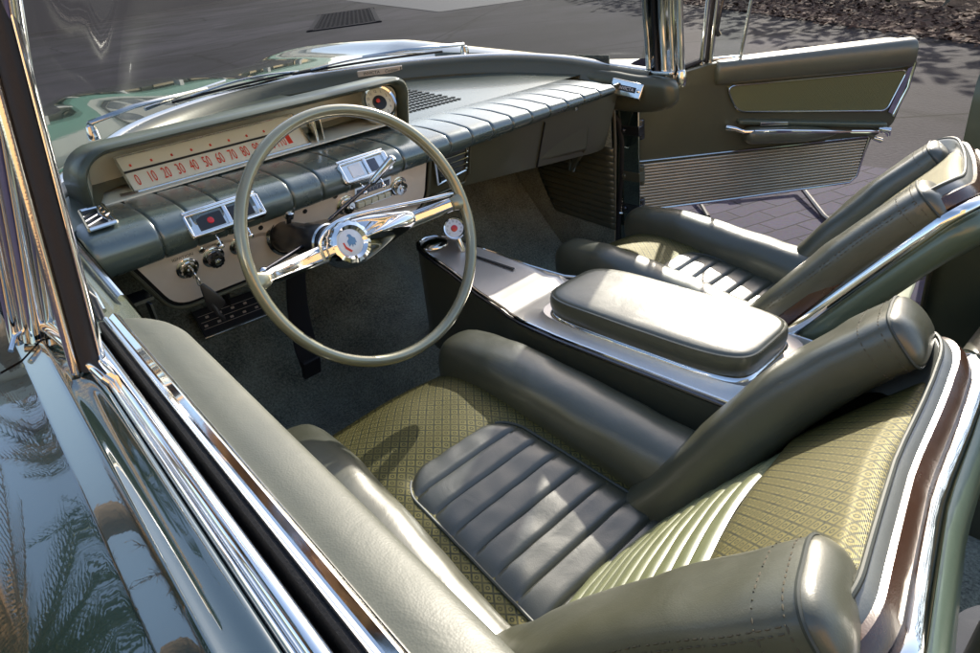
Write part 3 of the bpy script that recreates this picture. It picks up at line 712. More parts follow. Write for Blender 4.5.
mb = MB(); mb.lathe(c1, ax, [(.0345, ln * .76), (.036, ln * .78), (.034, ln * .80)], 36, False); mb.build('column_ring', M['oldchrome'], colu); mb = MB(); mb.lathe(c1, ax, [(.036, .004), (.038, .010), (.034, .016), (.031, .014)], 36, False); mb.build('column_ring', M['oldchrome'], colu)
mb = MB(); k0 = c1 + ax * .04 + V((0, 0, .03)); mb.lathe(k0, (.1, -.4, .9), [(.006, 0), (.006, .012), (.010, .014), (.010, .026), (.004, .03)], 16); mb.tube([k0 + Z * .018, k0 + V((-.010, -.01, .03))], [.003, .0045], 8); mb.build('hazard_tab', M['oldchrome'], colu)
# selector lever reaching up to the right, chrome grip
a, b, c = V((-.315, -.085, .850)), V((-.236, -.130, .905)), V((-.202, -.165, .948))
mb = MB(); mb.tube([a, a.lerp(b, .5), b], .0035, 10); mb.build('selector_lever', M['blackchrome'], colu)
mb = MB(); mb.tube([b - (c - b) * .1, b, b.lerp(c, .1), c - (c - b) * .04, c], [.003, .0055, .007, .0078, .005], 12); mb.build('selector_grip', M['chrome'], colu)
a, b = V((-.355, -.07, .818)), V((-.478, -.128, .823))
mb = MB(); mb.tube([a, a.lerp(b, .6), b], [.0045, .0035, .0028], 10); mb.build('turn_lever', M['blackchrome'], colu)
mb = MB(); mb.lathe(b, (b - a), [(.003, -.004), (.006, 0), (.0065, .005), (.003, .010), (.0001, .011)], 14); mb.build('turn_lever_knob', M['chrome'], colu)
# key with fob hanging from the lock: a thing of its own
kc = FP(-.549, .814, .013)
fobr = empty('car_key', tuple(kc)); tag(fobr, 'key in the ignition lock with a worn black leather fob hanging down', 'key')
mb = MB(); mb.box(V((0, -.006, .0)), X, fU, fN, .004, .020, .014); mb.lathe(V((0, -.012, -.004)), (1, 0, 0), [(.009, -.0015), (.010, 0), (.009, .0015)], 18); mb.build('key_blade', M['oldchrome'], fobr, bevel=.001)
mb = MB(); pts = [V((.002 + .006 * math.sin(2 * pi * k / 16) * .4, -.016 - .001 * k / 16, -.016 + .009 * math.cos(2 * pi * k / 16))) for k in range(16)]; mb.tube(pts, .0013, 6, closed=True); mb.build('key_ring', M['chrome'], fobr)
mb = MB(); rings = []
for t in range(11):
    f = t / 10; wd = tab([0, .15, .5, .8, .95, 1], [.004, .007, .013, .0165, .012, .003], f); c = V((.004 + .016 * f, -.022 - .004 * math.sin(f * 3), -.022 - .058 * f))
    rings.append(sring(c, V((.95, -.3, .26)), V((.3, .95, 0)), wd, .0024, .8, 16))
mb.loft(rings); mb.build('fob', M['fob'], fobr)
mb = MB(); mb.tube([V((.010, -.022, -.060)), V((.014, -.024, -.085)), V((.022, -.022, -.098)), V((.024, -.02, -.104))], [.0045, .005, .004, .002], 8); mb.build('fob_strap', M['fob'], fobr)

# ---------------------------------------------------------------- floor carpet, kick panels, pedals
def floorz(x, y):
    toe = 0
    if y > .28: toe = (y - .28) * 1.15
    z = .245 + toe + .018 * max(0, 1 - abs(y - .28) / .12)
    tun = math.exp(-((x - .01) / .17) ** 4) * (.16 if y < .3 else .16 + .0 * y)
    return z + tun * max(0, 1 - max(0, y - .3) / .5) + .004 * noise.noise(V((x * 9, y * 9, 0)))
mb = MB(); G = []
ys = [-1.9 + 2.78 * i / 90 for i in range(91)]
for y in ys: G.append([V((x, y, floorz(x, y))) for x in [-.79 + 1.57 * k / 60 for k in range(61)]])
G.append([V((p.x, .90, 1.0 if abs(p.x) < 2 else 0)) for p in G[-1]])
G[-1] = [V((p.x, .885, max(p.z, .93))) for p in G[-2]]
mb.grid(G); mb.build('floor_carpet', M['carpet'], car)
# sill plates and rocker, both sides
for sg, nm in ((1, 'sill_plate'), (-1, 'sill_plate')):
    mb = MB(); P = []
    for k in range(30):
        y = lerp(.12, -.86, k / 29); P.append([V((sg * .775, y, .262)), V((sg * .785, y, .272)), V((sg * .80, y, .276)), V((sg * .86, y, .274)), V((sg * .885, y, .262)), V((sg * .89, y, .16))])
    mb.grid(P); mb.build(nm, M['aludoor'], body)
# far side door opening: front post with hinges and seal, kick panel with ribs
post = part('door_post')
mb = MB(); mb.add([(.80, .02, .20), (.80, .02, .80), (.80, .30, .80), (.80, .30, .20), (.93, .10, .20), (.93, .10, .78), (.93, .32, .78), (.93, .32, .20)], [(0, 1, 2, 3), (4, 5, 6, 7), (0, 1, 5, 4), (1, 2, 6, 5), (0, 3, 7, 4), (2, 3, 7, 6)])
mb.build('post_panel', M['paint'], post, bevel=.006)
mb = MB()
mb.tube([V((.80, .135, .79)), V((.803, .095, .76)), V((.806, .085, .70)), V((.806, .088, .6)), V((.806, .10, .50)), V((.80, .11, .40)), V((.795, .10, .28))], .011, 10); mb.build('weather_seal', M['rubber'], post)
for z in (.735, .595, .49):
    mb = MB(); mb.box((.812, .055, z), X, Y, Z, .028, .070, .030); mb.lathe((.825, .035, z - .03), (0, 0, 1), [(.012, 0), (.013, .006), (.013, .054), (.012, .06)], 16); mb.lathe((.797, .075, z), (-1, 0, 0), [(.008, 0), (.008, .005), (.003, .007)], 6)
    mb.build('hinge', M['garnish'] if z == .595 else M['blackchrome'], post, bevel=.003)
mb = MB(); mb.tube([V((.790, .105, .86)), V((.788, .10, .7)), V((.788, .11, .45)), V((.788, .12, .26))], .0045, 8); mb.build('post_edge_trim', M['aludoor'], post)
def fluted(mb, P0, u, v, n, w_, h_, cnt, amp, clip=None):
    G = []; per = 8
    for i in range(cnt * per + 1):
        s = i / (cnt * per); ph = (i % per) / per
        o = amp * (math.sin(pi * ph) ** .7 if ph > 0 else 0)
        row = []
        for k in range(13):
            f = k / 12; a, b = (0, 1) if clip is None else clip(s)
            row.append(P0 + u * (w_ * lerp(a, b, f)) + v * (h_ * s) + n * o)
        G.append(row)
    mb.grid(G)
mb = MB(); fluted(mb, V((.782, .46, .47)), V((0, -.36, -.03)), V((0, 0, 1)), -X, 1., .26, 13, .0035, lambda s: (.05 + .25 * (1 - s) ** 2 * (1 if s < 1 else 0), 1)) ; 
mb.v = [V((p.x, p.y, p.z - .02)) for p in mb.v]; mb.build('kick_panel', M['garnish'], body, solid=.006)
mb = MB(); mb.grid([[V((.784, y, z)) for z in (.25, .95)] for y in (.11, .9)]); mb.build('cowl_trim', M['carpet'], body, solid=.006)
mb = MB(); mb.grid([[V((-.775, y, z)) for z in (.25, .96)] for y in (-.36, .9)]); mb.build('cowl_trim', M['black'], body, solid=.006)
# pedals
ped = part('brake_pedal')
pc = V((-.353, .48, .500)); pu = V((1, -.06, -.02)).normalized(); pn = V((.0, -.72, .69)).normalized(); pv = pn.cross(pu).normalized(); pv = pv if pv.z > 0 else -pv
mb = MB(); mb.box(pc, pu, pv, pn, .180, .078, .014); mb.build('pedal_pad', M['pedalrub'], ped, bevel=.004)
mb = MB(); mb.box(pc - pv * .040 + pn * .002, pu, pv, pn, .184, .006, .016); mb.box(pc - pu * .091, pu, pv, pn, .004, .080, .016); mb.build('pedal_trim', M['oldchrome'], ped, bevel=.0015)
mb = MB()
for i in range(5):
    for j in (-1, 1): mb.box(pc + pu * (.034 * (i - 2) + .006 * j) + pv * (.011 * j) + pn * .008, pu, pv, pn, .009, .006, .002)
for j in (-.6, 0, .6): mb.box(pc + pv * (.031 * j) + pn * .0072, pu, pv, pn, .165, .0012, .001)
mb.build('pedal_studs', M['alu'], ped, bevel=.0005)
mb = MB(); mb.tube([pc - pn * .005, pc + V((.02, .06, .08)), pc + V((.02, .10, .22))], .010, 8); mb.build('pedal_arm', M['black'], ped)
acc = part('accelerator_pedal')
mb = MB(); P = []
for k in range(16):
    t = k / 15; c = V((lerp(-.300, -.302, t), lerp(.150, .205, t) + .02 * math.sin(t * pi), lerp(.690, .425, t))); hw = lerp(.019, .026, t) if t < .9 else .023
    P.append([c + X * (hw * s) + Y * (.004 * abs(s) ** 3) + V((0, -.0012 * ((k * 7) % 2), 0)) for s in (-1, -.9, -.5, 0, .5, .9, 1)])
mb.grid(P); mb.build('pedal_blade', M['rubber'], acc, solid=.010)
mb = MB(); mb.tube([P[k][0] for k in range(0, 16)], .0022, 8); mb.build('blade_edge', M['oldchrome'], acc)
mb = MB(); mb.box(P[-1][3] + V((0, -.002, -.012)), X, V((0, .3, -.95)), V((0, -.95, -.3)), .048, .055, .016); mb.build('pedal_foot', M['rubber'], acc, bevel=.004)
mb = MB()
for k in range(26): 
    t = k / 26; i = int(t * 13); mb.box(P[i][3].lerp(P[i + 1][3], t * 13 - i) + V((0, -.0015, 0)), X, Z, Y, .034, .0035, .003)
mb.build('blade_ribs', M['rubber'], acc, smooth=False)
mb = MB(); mb.lathe((-.385, .02, .735), (0, -1, .2), [(.006, 0), (.007, .006), (.004, .012), (.0001, .013)], 14); mb.build('hood_release_knob', M['chrome'], dash)

# ---------------------------------------------------------------- console
con = part('console')
LE = [(-.035, .03), (-.050, -.08), (-.072, -.19), (-.090, -.285), (-.100, -.31), (-.114, -.36), (-.120, -.45), (-.118, -.80), (-.112, -.86)]
RE = [(.066, .05), (.086, -.08), (.098, -.19), (.106, -.285), (.112, -.31), (.122, -.36), (.128, -.45), (.128, -.80), (.122, -.86)]
FR = [(-.026, .062), (-.008, .088), (.018, .095), (.044, .084)]
def conz(y): return tab([-.9, -.45, -.36, -.30, -.24, .1], [.625, .628, .628, .622, .619, .662], y)
out = [(x, y) for x, y in LE[::-1]] + FR + RE
oc = [V((x, y, 0)) for x, y in out]
def inset(pts, d):
    c = V((.005, -.4, 0)); o = []
    for i, p in enumerate(pts):
        a, b = pts[max(0, i - 1)], pts[min(len(pts) - 1, i + 1)]; t = (b - a).normalized(); o.append(p + V((t.y, -t.x, 0)) * d)
    return o
mb = MB(); P = []
for d, dz in ((0, -.5), (0, -.012), (.0, -.006)):
    P.append([V((q.x, q.y, .24 if dz == -.5 else conz(q.y) + dz)) for q in inset(oc, d - (.012 if dz == -.5 else 0))])
mb.grid(P); mb.build('console_side', M['garnish'], con)
mb = MB(); mb.tube([V((q.x, q.y, conz(q.y) - .004)) for q in oc], .0036, 8); mb.build('console_edge', M['blackchrome'], con)
mb = MB(); mb.tube([V((q.x, q.y, conz(q.y) + .0006)) for q in inset(oc, .006)], .0030, 8); mb.build('plate_rim', M['chrome'], con)
mb = MB(); P = []
yy = [.085, .07, .05, .02, -.02, -.06, -.10, -.15, -.2, -.24, -.27, -.29, -.31, -.33, -.36, -.40]
def edge(E_, y):
    ys_ = [p[1] for p in E_][::-1]; xs_ = [p[0] for p in E_][::-1]; return tab(ys_, xs_, y)
for y in yy:
    xl = edge(LE, y); xr = edge(RE, y)
    if y > .03: xl = tab([.03, .062, .088], [-.035, -.026, -.004], y)
    if y > .05: xr = tab([.05, .084, .092], [.066, .044, .03], y)
    P.append([V((lerp(xl + .004, xr - .004, k / 16), y, conz(y) + .0005 - .0025 * (1 - (2 * k / 16 - 1) ** 8) - (.010 * math.exp(-((y + .30) / .022) ** 2)))) for k in range(17)])
mb.grid(P); mb.build('console_plate', M['aluc'], con)
# armrest lid on its bright base
ARM = (-.012, -.610)
def rrect(cx, cy, hx, hy, z, e=.32, n=56, tilt=0.): return [V((p.x, p.y, z + tilt * (p.y - cy))) for p in sring((cx, cy, z), X, Y, hx, hy, e, n)]
bs = [rrect(.005, -.60, .120, .262, .612, .3), rrect(.005, -.60, .122, .264, .622, .3), rrect(.004, -.60, .120, .262, .628, .3), rrect(.0, -.60, .104, .232, .634, .32), rrect(-.002, -.60, .096, .224, .646, .34)]
mb = MB(); mb.loft(bs); mb.build('armrest_base', M['aluc'], con)
mb = MB(); mb.loft([rrect(-.008, -.60, a - .012, b - .026, z - .006, .34) for a, b, z in ((.094, .222, .644), (.100, .228, .648), (.102, .230, .652), (.100, .228, .656), (.097, .225, .6575))]); mb.build('armrest_trim', M['chrome'], con)
rr = []
for a, b, z in ((.094, .222, .655), (.099, .228, .660), (.101, .231, .672), (.101, .231, .684), (.0985, .2285, .6925), (.096, .2265, .6935), (.0955, .226, .6925), (.0945, .2245, .6945), (.090, .220, .6965), (.078, .208, .6980), (.055, .18, .6990), (.02, .10, .6996), (.002, .01, .70)):
    rr.append([p + V((0, 0, .0015 * noise.noise(V((p.x * 14, p.y * 9, 3))))) for p in rrect(-.010, -.60, a - .012 if a > .03 else a, b - .026 if b > .05 else b, z - .006, .40, 72)])
mb = MB(); mb.loft(rr); arm = mb.build('armrest', M['leather'], con)
mb = MB(); stitches(mb, rrect(-.010, -.60, .0872, .2035, .6850, .40, 72) , .0008, .004, .003); mb.build('armrest_stitching', M['stitch'], arm)
# selector with its round tachometer
sh = empty('tachometer'); sh.parent = con
tcn = V((-.50, -.72, .48)).normalized(); tc = V((.028, -.018, .703)); tu = V((.82, -.57, 0)).normalized(); tv = tcn.cross(tu).normalized(); tv = tv if tv.z > 0 else -tv
mb = MB(); mb.lathe(tc, tcn, [(.018, -.058), (.021, -.045), (.022, -.006), (.0235, -.004)], 32); mb.build('tachometer_can', M['black'], sh)
mb = MB(); mb.lathe(tc, tcn, [(.0235, -.008), (.0265, -.003), (.0265, .002), (.024, .0055), (.021, .004)], 36, False); mb.build('tachometer_bezel', M['chrome'], sh)
mb = MB(); mb.lathe(tc, tcn, [(.0225, .000), (.0222, .0030), (.0001, .0034)], 36); mb.build('tachometer_face', M['white'], sh)
mb = MB(); mb.lathe(tc, tcn, [(.0080, .0030), (.0070, .0062), (.0001, .0075)], 24); mb.build('tachometer_cap', M['redlens'], sh)
mb = MB()
for k in range(9):
    t = R(-130 + 32 * k); addtext(mb, str(k * 5), tc + tcn * .0042 + (tu * math.sin(t) + tv * math.cos(t)) * .0160, tu, tv, .0058, .8)
mb.build('tachometer_figures', M['ink'], sh, smooth=False)
mb = MB(); mb.tube([V((.040, -.022, conz(-.02) - .002)), V((.036, -.016, .680)), tc - tcn * .02], [.009, .006, .009], 12); mb.build('tachometer_stalk', M['oldchrome'], sh)
mb = MB(); mb.box((.045, -.115, conz(-.115) + .001), V((.15, -1, -.115)), V((1, .15, 0)), V((0, .11, 1)), .125, .007, .003); mb.build('selector_slot', M['ink'], con, bevel=.001)
mb = MB(); rr_ = [sring(V((.012, .045, conz(.045) + h)), X, Y, a, a * .9, 1, 28) for a, h in ((.034, -.001), (.033, .004), (.026, .009), (.012, .012), (.001, .0125))]; mb.loft(rr_); mb.build('selector_boss', M['oldchrome'], con)

# ---------------------------------------------------------------- bucket seats
def ctop(y): return tab([-.90, -.76, -.62, -.55, -.48, -.42, -.36, -.31, -.28, -.262, -.246, -.236, -.230, -.228], [.478, .508, .532, .544, .553, .558, .559, .555, .549, .539, .524, .508, .488, .470], y)
def make_seat(cx, ox, O, XP, A_, label, near=None, far=None, QS=.82, offs=((-.20, -.204), (.175, .235)), wsc=1., ysh=0., bw=.066, bfr=(-.24, -.24), BN=.037, BF=.044, WX=.0, pf=.212, AF=.056, sn=1., sf=1., QX=0., RX=(.036, .042)):
    near = near or ((0, .1, .2, .3, .36, .43), (.066, .066, .060, .048, .036, .020)); far = far or ((0, .1, .2, .3, .36, .43), (.066, .090, .102, .100, .092, .075))
    seat = part('bucket_seat'); seat['label'] = label
    # ---- cushion
    cush = empty('seat_cushion', (0, ysh, 0)); cush.parent = seat
    prof = [(-.88, ctop(-.88)), (-.82, ctop(-.82)), (-.76, ctop(-.76)), (-.69, ctop(-.69)), (-.62, ctop(-.62)), (-.55, ctop(-.55)), (-.48, .553), (-.44, .557), (-.40, .560), (-.36, .560), (-.325, .557), (-.295, .550), (-.272, .540), (-.253, .526), (-.240, .508), (-.232, .486), (-.230, .46), (-.236, .42), (-.25, .38)]
    pp = crom([V((0, a, b)) for a, b in prof], 4); arc = [0]
    for a, b in zip(pp[:-1], pp[1:]): arc.append(arc[-1] + (b - a).length)
    mb = MB(); G = []; U = []
    for k, p in enumerate(pp):
        r = []; ru = []
        for i in range(25):
            f = 2 * i / 24 - 1; off = .185 * f * wsc
            dz = .010 * (1 - f * f) if p.y > -.46 else .010 * (1 - f * f) * max(0, 1 + (p.y + .46) / .05)
            wob = .0022 * noise.noise(V((off * 14 + cx * 5, p.y * 16, p.z * 10)))
            if p.y < -.468 and abs(off) < .100 * wsc: dz -= .008
            r.append(V((cx + ox * off * (1 + .0), p.y + (.010 * (1 - f * f) if p.z < .54 else 0), p.z + dz + wob))); ru.append((off + 1, arc[k] + 1))
        G.append(r); U.append(ru)
    mb.grid(G, U); mb.build('cushion_cloth', M['brocade'], cush, sub=1)
    # pleated inset with piping
    y0, y1, np_ = -.462, -.86, 9
    mb = MB(); G = []; edge_l = []; edge_r = []; seams_ = []
    rows = np_ * 10
    for k in range(rows + 1):
        t = k / rows; y = lerp(y0, y1, t); hw = lerp(.112, .137, t) * wsc; d = y0 - y
        if d < .055: hw -= .052 * (1 - math.sqrt(max(0, 1 - (1 - d / .055) ** 2)))
        ph = (t * np_) % 1.
        bump = .0062 * (1 - abs(2 * ph - 1) ** 9)
        r = []
        for i in range(31):
            f = 2 * i / 30 - 1; rim = max(0, 1 - abs(f) ** 10)
            wob = .0014 * noise.noise(V((f * 3 + cx * 7, y * 30, 1)))
            r.append(V((cx + ox * hw * f + 0, y + .012 * (f * f - .5) * 0, ctop(y) + .001 + bump * rim * (.85 + .15 * rim) - .003 * (1 - rim) + wob)))
        G.append(r); edge_l.append(r[0] + Z * .002); edge_r.append(r[-1] + Z * .002)
    mb.grid(G); mb.build('cushion_pleats', M['pleat'], cush)
    front = [p + Z * .002 for p in G[0]]
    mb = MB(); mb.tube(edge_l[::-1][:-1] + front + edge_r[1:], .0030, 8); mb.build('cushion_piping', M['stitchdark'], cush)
    for (o0, o1), nm in zip(offs, 'io'):
        off = o0; ys_ = [bfr[0], -.30, -.40, -.52, -.64, -.76, -.86]; tops = [.60, .615, .622, .614, .602, .590, .578]; B = .085
        if nm == 'o': tops = [t_ - .004 for t_ in tops]
        path = crom([V((cx + ox * lerp(o0, o1, min(1, (-y_ - .24) / .55)), y_, t_ - B)) for y_, t_ in zip(ys_, tops)], 5)
        rg = capsule(path, X, Z, lambda t: bw, lambda t: B, .78, n=36, m=36, e0=.050, e1=.02)
        for r_ in rg:
            for i, p in enumerate(r_): r_[i] = p + Z * (.0038 * noise.noise(p * 13) + .0012 * noise.noise(p * 34)) + X * (.0025 * noise.noise(p * 13 + V((5, 0, 0))))
        mb = MB(); mb.loft(rg); bo = mb.build('cushion_bolster', M['bolster'], cush)
        mb = MB(); sgn = -1 if off < 0 else 1
        ed = [V((cx + ox * (off + sgn * .052), y_, t_ - .018)) for y_, t_ in zip(ys_, tops)]
        stitches(mb, crom(ed, 5), .0008, .0045, .003)
        ed = [V((cx + ox * (off + sgn * .047), y_, t_ - .012)) for y_, t_ in zip(ys_, tops)]
        stitches(mb, crom(ed, 5), .0008, .0045, .003); mb.build('bolster_stitching', M['stitch'], bo) if False else None
    mb = MB()
    mb.loft([rrect(cx, -.57 + ysh * .8, .235 * wsc, .29, z, .3) for z in (.26, .30, .42, .48)]); mb.build('seat_base', M['leather'], seat)
    # ---- backrest in its own leaning frame
    XP = V(XP).normalized(); A_ = V(A_); A_ = (A_ - XP * A_.dot(XP)).normalized(); Nn = A_.cross(XP).normalized()
    if Nn.y < 0: Nn = -Nn
    if Nn.z < 0: pass
    O = V(O)
    def B_(p, q, r): return O + XP * p + A_ * (q * QS) + Nn * r
    back = empty('backrest'); back.parent = seat
    def cr(p, q): return .016 * (1 - min(1.6, (p / .17) ** 2)) + .012 * math.sin(max(0, min(1, (q + .05) / .5)) * pi)
    QF = .235
    mb = MB(); G = []; U = []
    def qk(p, q): return q * (1 + .55 * QX * max(0, p / .26) ** 1.5 * max(0, (q - .2) / .215))
    qs = [QF + (.415 - QF) * k / 20 for k in range(21)]
    for q in qs:
        G.append([B_(p, qk(p, q), cr(p, q) + .012 * min(1, abs(p / .19)) ** 3 + .004 - (.004 * (1 - min(1, (q - QF) / .012)))) for p in [-.203 + (.388 + WX * .45) * i / 24 for i in range(25)]]); U.append([(2 + (.37 + WX) * i / 24, q + 3) for i in range(25)])
    for k in range(1, 7):
        t = k / 6 * pi / 2; q = .415 + .022 * math.sin(t); dr = -.026 * (1 - math.cos(t)); G.append([B_(p, qk(p, q), cr(p, .415) + .012 * min(1, abs(p / .19)) ** 3 + .004 + dr) for p in [-.203 + (.388 + WX * .45) * i / 24 for i in range(25)]]); U.append([(2 + (.37 + WX) * i / 24, 3 + .415 + .035 * k / 6) for i in range(25)])
    mb.grid(G, U); mb.build('backrest_cloth', M['brocade'], back, sub=1)
    mb = MB(); G = []; nb = 10; rows = nb * 8; q0 = -.09
    for k in range(rows + 1):
        t = k / rows; q = lerp(q0, QF, t); ph = (t * nb) % 1.; bump = .0055 * (1 - abs(2 * ph - 1) ** 4)
        G.append([B_(p, q, cr(p, q) + .001 + bump + .001 * noise.noise(V((p * 20, q * 40, cx)))) for p in [-.18 + (.36 + WX) * i / 24 for i in range(25)]])
    mb.grid(G); mb.build('backrest_pleats', M['pleat_back'], back)
    for sg in (-1, 1):
        def crest(q):
            T = near if sg < 0 else far; return sum(tab(T[0], T[1], q * QS * 1.0 + d_) for d_ in (-.03, -.015, 0, .015, .03)) / 5
        qs = [q_ * ((sn if sg < 0 else sf) if q_ > 0 else 1) for q_ in (-.10, -.02, .06, .14, .22, .295, .365, .412)]; pm = pf if sg > 0 else .212; am = AF if sg > 0 else .056; Bh = [(BN if sg < 0 else BF) * k_ for k_ in (.9, .97, 1.02, 1.05, 1.04, 1., .94, .88)]
        path = crom([B_(sg * tab([-.1, .38, .44], [.203, pm, pm - .004], q), q, crest(q) - b) for q, b in zip(qs, Bh)], 5)
        rg = capsule(path, XP, Nn, lambda t: tab([0, .5, .8, 1], [.054, am + .001, am + .002, am + .001], t), lambda t: tab([i / 7 for i in range(8)], Bh, t), .60, n=40, m=40, e0=.03, e1=.020)
        for r_ in rg:
            for i, p in enumerate(r_): r_[i] = p + Nn * (.0035 * noise.noise(p * 14) + .0012 * noise.noise(p * 34)) + XP * (.0025 * noise.noise(p * 10 + V((3, 1, 0))))
        mb = MB(); mb.loft(rg); bo = mb.build('backrest_bolster', M['bolster'], back)
        # welt and stitches where the bolster turns into its end
        ri = rg[-9]
        cen = sum(ri, V()) / len(ri)
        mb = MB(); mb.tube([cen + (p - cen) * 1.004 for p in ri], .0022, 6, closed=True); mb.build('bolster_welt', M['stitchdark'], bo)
        mb = MB()
        for rr_ in (rg[-10], rg[-12]):
            c_ = sum(rr_, V()) / len(rr_); stitches(mb, [c_ + (p - c_) * 1.004 for p in rr_ + rr_[:1]], .0009, .0045, .0028)
        # long seam down the outer flank
        fl = [g[4 if True else 0] for g in rg[10:-8]]
        for idx in ((33, 35) if sg < 0 else (3, 1)):
            pass
        out_i = max(range(40), key=lambda i: (rg[25][i] - sum(rg[25], V()) / 40).dot(XP) * sg + (rg[25][i] - sum(rg[25], V()) / 40).dot(Nn) * .55)
        for di in (0, 1):
            stitches(mb, [g[(out_i + di) % 40] + (g[(out_i + di) % 40] - sum(g, V()) / 40).normalized() * .0006 for g in rg[12:-9]], .0009, .0045, .0028)
        mb.build('bolster_stitching', M['stitch'], bo)
    mb = MB(); mb.grid([[B_(p * (1 if p < 0 else 1 + WX / .25), q * (1 + (QX * max(0, p / .26) ** 1.5 if q > 0 else 0)), -.012 + (RX[0 if p < 0 else 1] * (abs(p) / .25) ** 3) * .6) for p in [-.243 + .486 * i / 16 for i in range(17)]] for q in [-.08 + .505 * k / 12 for k in range(13)]]); mb.build('back_lining', M['bolster'], back)
    # edge bands round the back, front to rear
    def loop(hw, Q, r, rc=.075, q0=-.14, n=12):
        pts = [(-hw, q0), (-hw, q0 * .3)]
        pts += [(-hw, lerp(0, Q - rc, k / 8)) for k in range(1, 8)]
        pts += [(-hw + rc - rc * math.cos(k / n * pi / 2), Q - rc + rc * math.sin(k / n * pi / 2)) for k in range(n + 1)]
        pts += [(lerp(-hw + rc, hw - rc, k / 10), Q) for k in range(1, 10)]
        pts += [(hw - rc + rc * math.sin(k / n * pi / 2), Q - rc + rc * math.cos(k / n * pi / 2)) for k in range(n + 1)]
        pts += [(hw, lerp(0, Q - rc, 1 - k / 8)) for k in range(1, 8)]
        pts += [(hw, q0 * .3), (hw, q0)]
        return [B_(p + (WX * (p / hw) if p > 0 else 0), q * (1 + QX * max(0, p / .26) ** 1.5 if q > 0 else 1), r + RX[0 if p < 0 else 1] * min(1.1, abs(p / hw)) ** 3 + .004 * math.sin((q + .1) * 5)) for p, q in pts]
    def strip(name, m, lv, **k):
        mb = MB(); mb.grid([loop(*l) for l in lv]); return mb.build(name, m, back, **k)
    strip('edge_welt', M['greyband'], [(.180, .395, -.020), (.236, .420, -.006), (.250, .434, .006), (.255, .438, .007), (.258, .441, .004), (.260, .443, -.006), (.260, .443, -.009)])
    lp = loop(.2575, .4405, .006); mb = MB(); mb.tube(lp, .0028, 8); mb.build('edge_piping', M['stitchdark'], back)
    strip('edge_band', M['brown'], [(.260, .443, -.009), (.264, .448, -.012), (.265, .449, -.022), (.264, .448, -.030), (.260, .444, -.033)])
    strip('edge_chrome', M['chrome'], [(.260, .444, -.033), (.267, .452, -.034), (.271, .456, -.040), (.271, .456, -.047), (.268, .453, -.052), (.260, .445, -.056), (.254, .439, -.057)])
    mb = MB(); mb.grid([loop(*l) for l in ((.256, .440, -.054), (.262, .447, -.060), (.264, .449, -.072), (.258, .442, -.088), (.238, .420, -.100), (.18, .35, -.106), (.05, .2, -.108), (.001, .1, -.109))]); mb.build('back_shell', M['shell'], back)
    return seat
# driver side: frame measured from the crest of its bolsters
aD = (.0, -.695, .725); XD = V((.963, .19, -.19)).normalized(); AD = V(aD); AD = (AD - XD * AD.dot(XD)).normalized(); ND = AD.cross(XD); ND = ND if ND.y > 0 else -ND
make_seat(-.393, -1, V((-.4235, -.7875, .589)) - ND * .066, XD, aD, 'bucket seat behind the steering wheel, cushion partly in shade', far=((0, .1, .2, .3, .36, .43), (.066, .090, .106, .108, .104, .09)), WX=.055, pf=.244, AF=.060, BF=.042, sn=1.06, sf=1.19, QX=.16, RX=(-.004, .040))
XPp = V((.955, .25, -.12)).normalized(); aP = V((.0, -.66, .75)); AP = (aP - XPp * aP.dot(XPp)).normalized(); NP = AP.cross(XPp); NP = NP if NP.y > 0 else -NP
make_seat(.390, 1, V((.16, -.669, .626)) + XPp * .21 - NP * .066, XPp, aP, 'bucket seat beside the open door, in full sun', ((0, .1, .2, .3, .36), (.064, .068, .068, .062, .050)), ((0, .1, .2, .3, .36), (.060, .068, .068, .062, .050)), .86, ((-.105, -.16), (.175, .14)), .86, .115, .056, (-.235, -.24))

# rear bench, seen between and behind the buckets
rear = part('rear_seat')
mb = MB(); path = [V((lerp(.10, .66, k / 20), -1.02 + .0 * k, .495)) for k in range(21)]; mb.loft(capsule(path, Y, Z, lambda t: .06, lambda t: .055, .8, m=26, e0=.05, e1=.05)); mb.build('cushion_roll', M['bolster'], rear)
mb = MB(); G = []; U = []
for i in range(25):
    G.append([V((lerp(.10, .66, k / 12), lerp(-1.06, -1.62, i / 24), .535 + .008 * math.sin(i / 24 * 9) - .04 * i / 24)) for k in range(13)]); U.append([(k / 12 * .56, i / 24 * .56) for k in range(13)])
mb.grid(G, U); mb.build('cushion_cloth', M['brocade'], rear)
mb = MB(); mb.loft([rrect(.38, -1.32, .30, .34, z, .3) for z in (.24, .30, .47)]); mb.loft([rrect(-.38, -1.42, .30, .30, z, .3) for z in (.24, .30, .47)]); mb.build('bench_base', M['leather'], rear)
mb = MB(); mb.loft(capsule([V((lerp(-.66, -.10, k / 20), -1.22, .46)) for k in range(21)], Y, Z, lambda t: .07, lambda t: .06, .8, m=26, e0=.05, e1=.05)); mb.build('cushion_roll', M['bolster'], rear)
mb = MB(); mb.grid([[V((x, y, z)) for y, z in ((-1.62, .30), (-1.66, .55), (-1.74, .80), (-1.82, .86), (-1.98, .84))] for x in [-.74 + 1.48 * k / 20 for k in range(21)]]); mb.build('bench_back', M['leather'], rear, solid=.02)
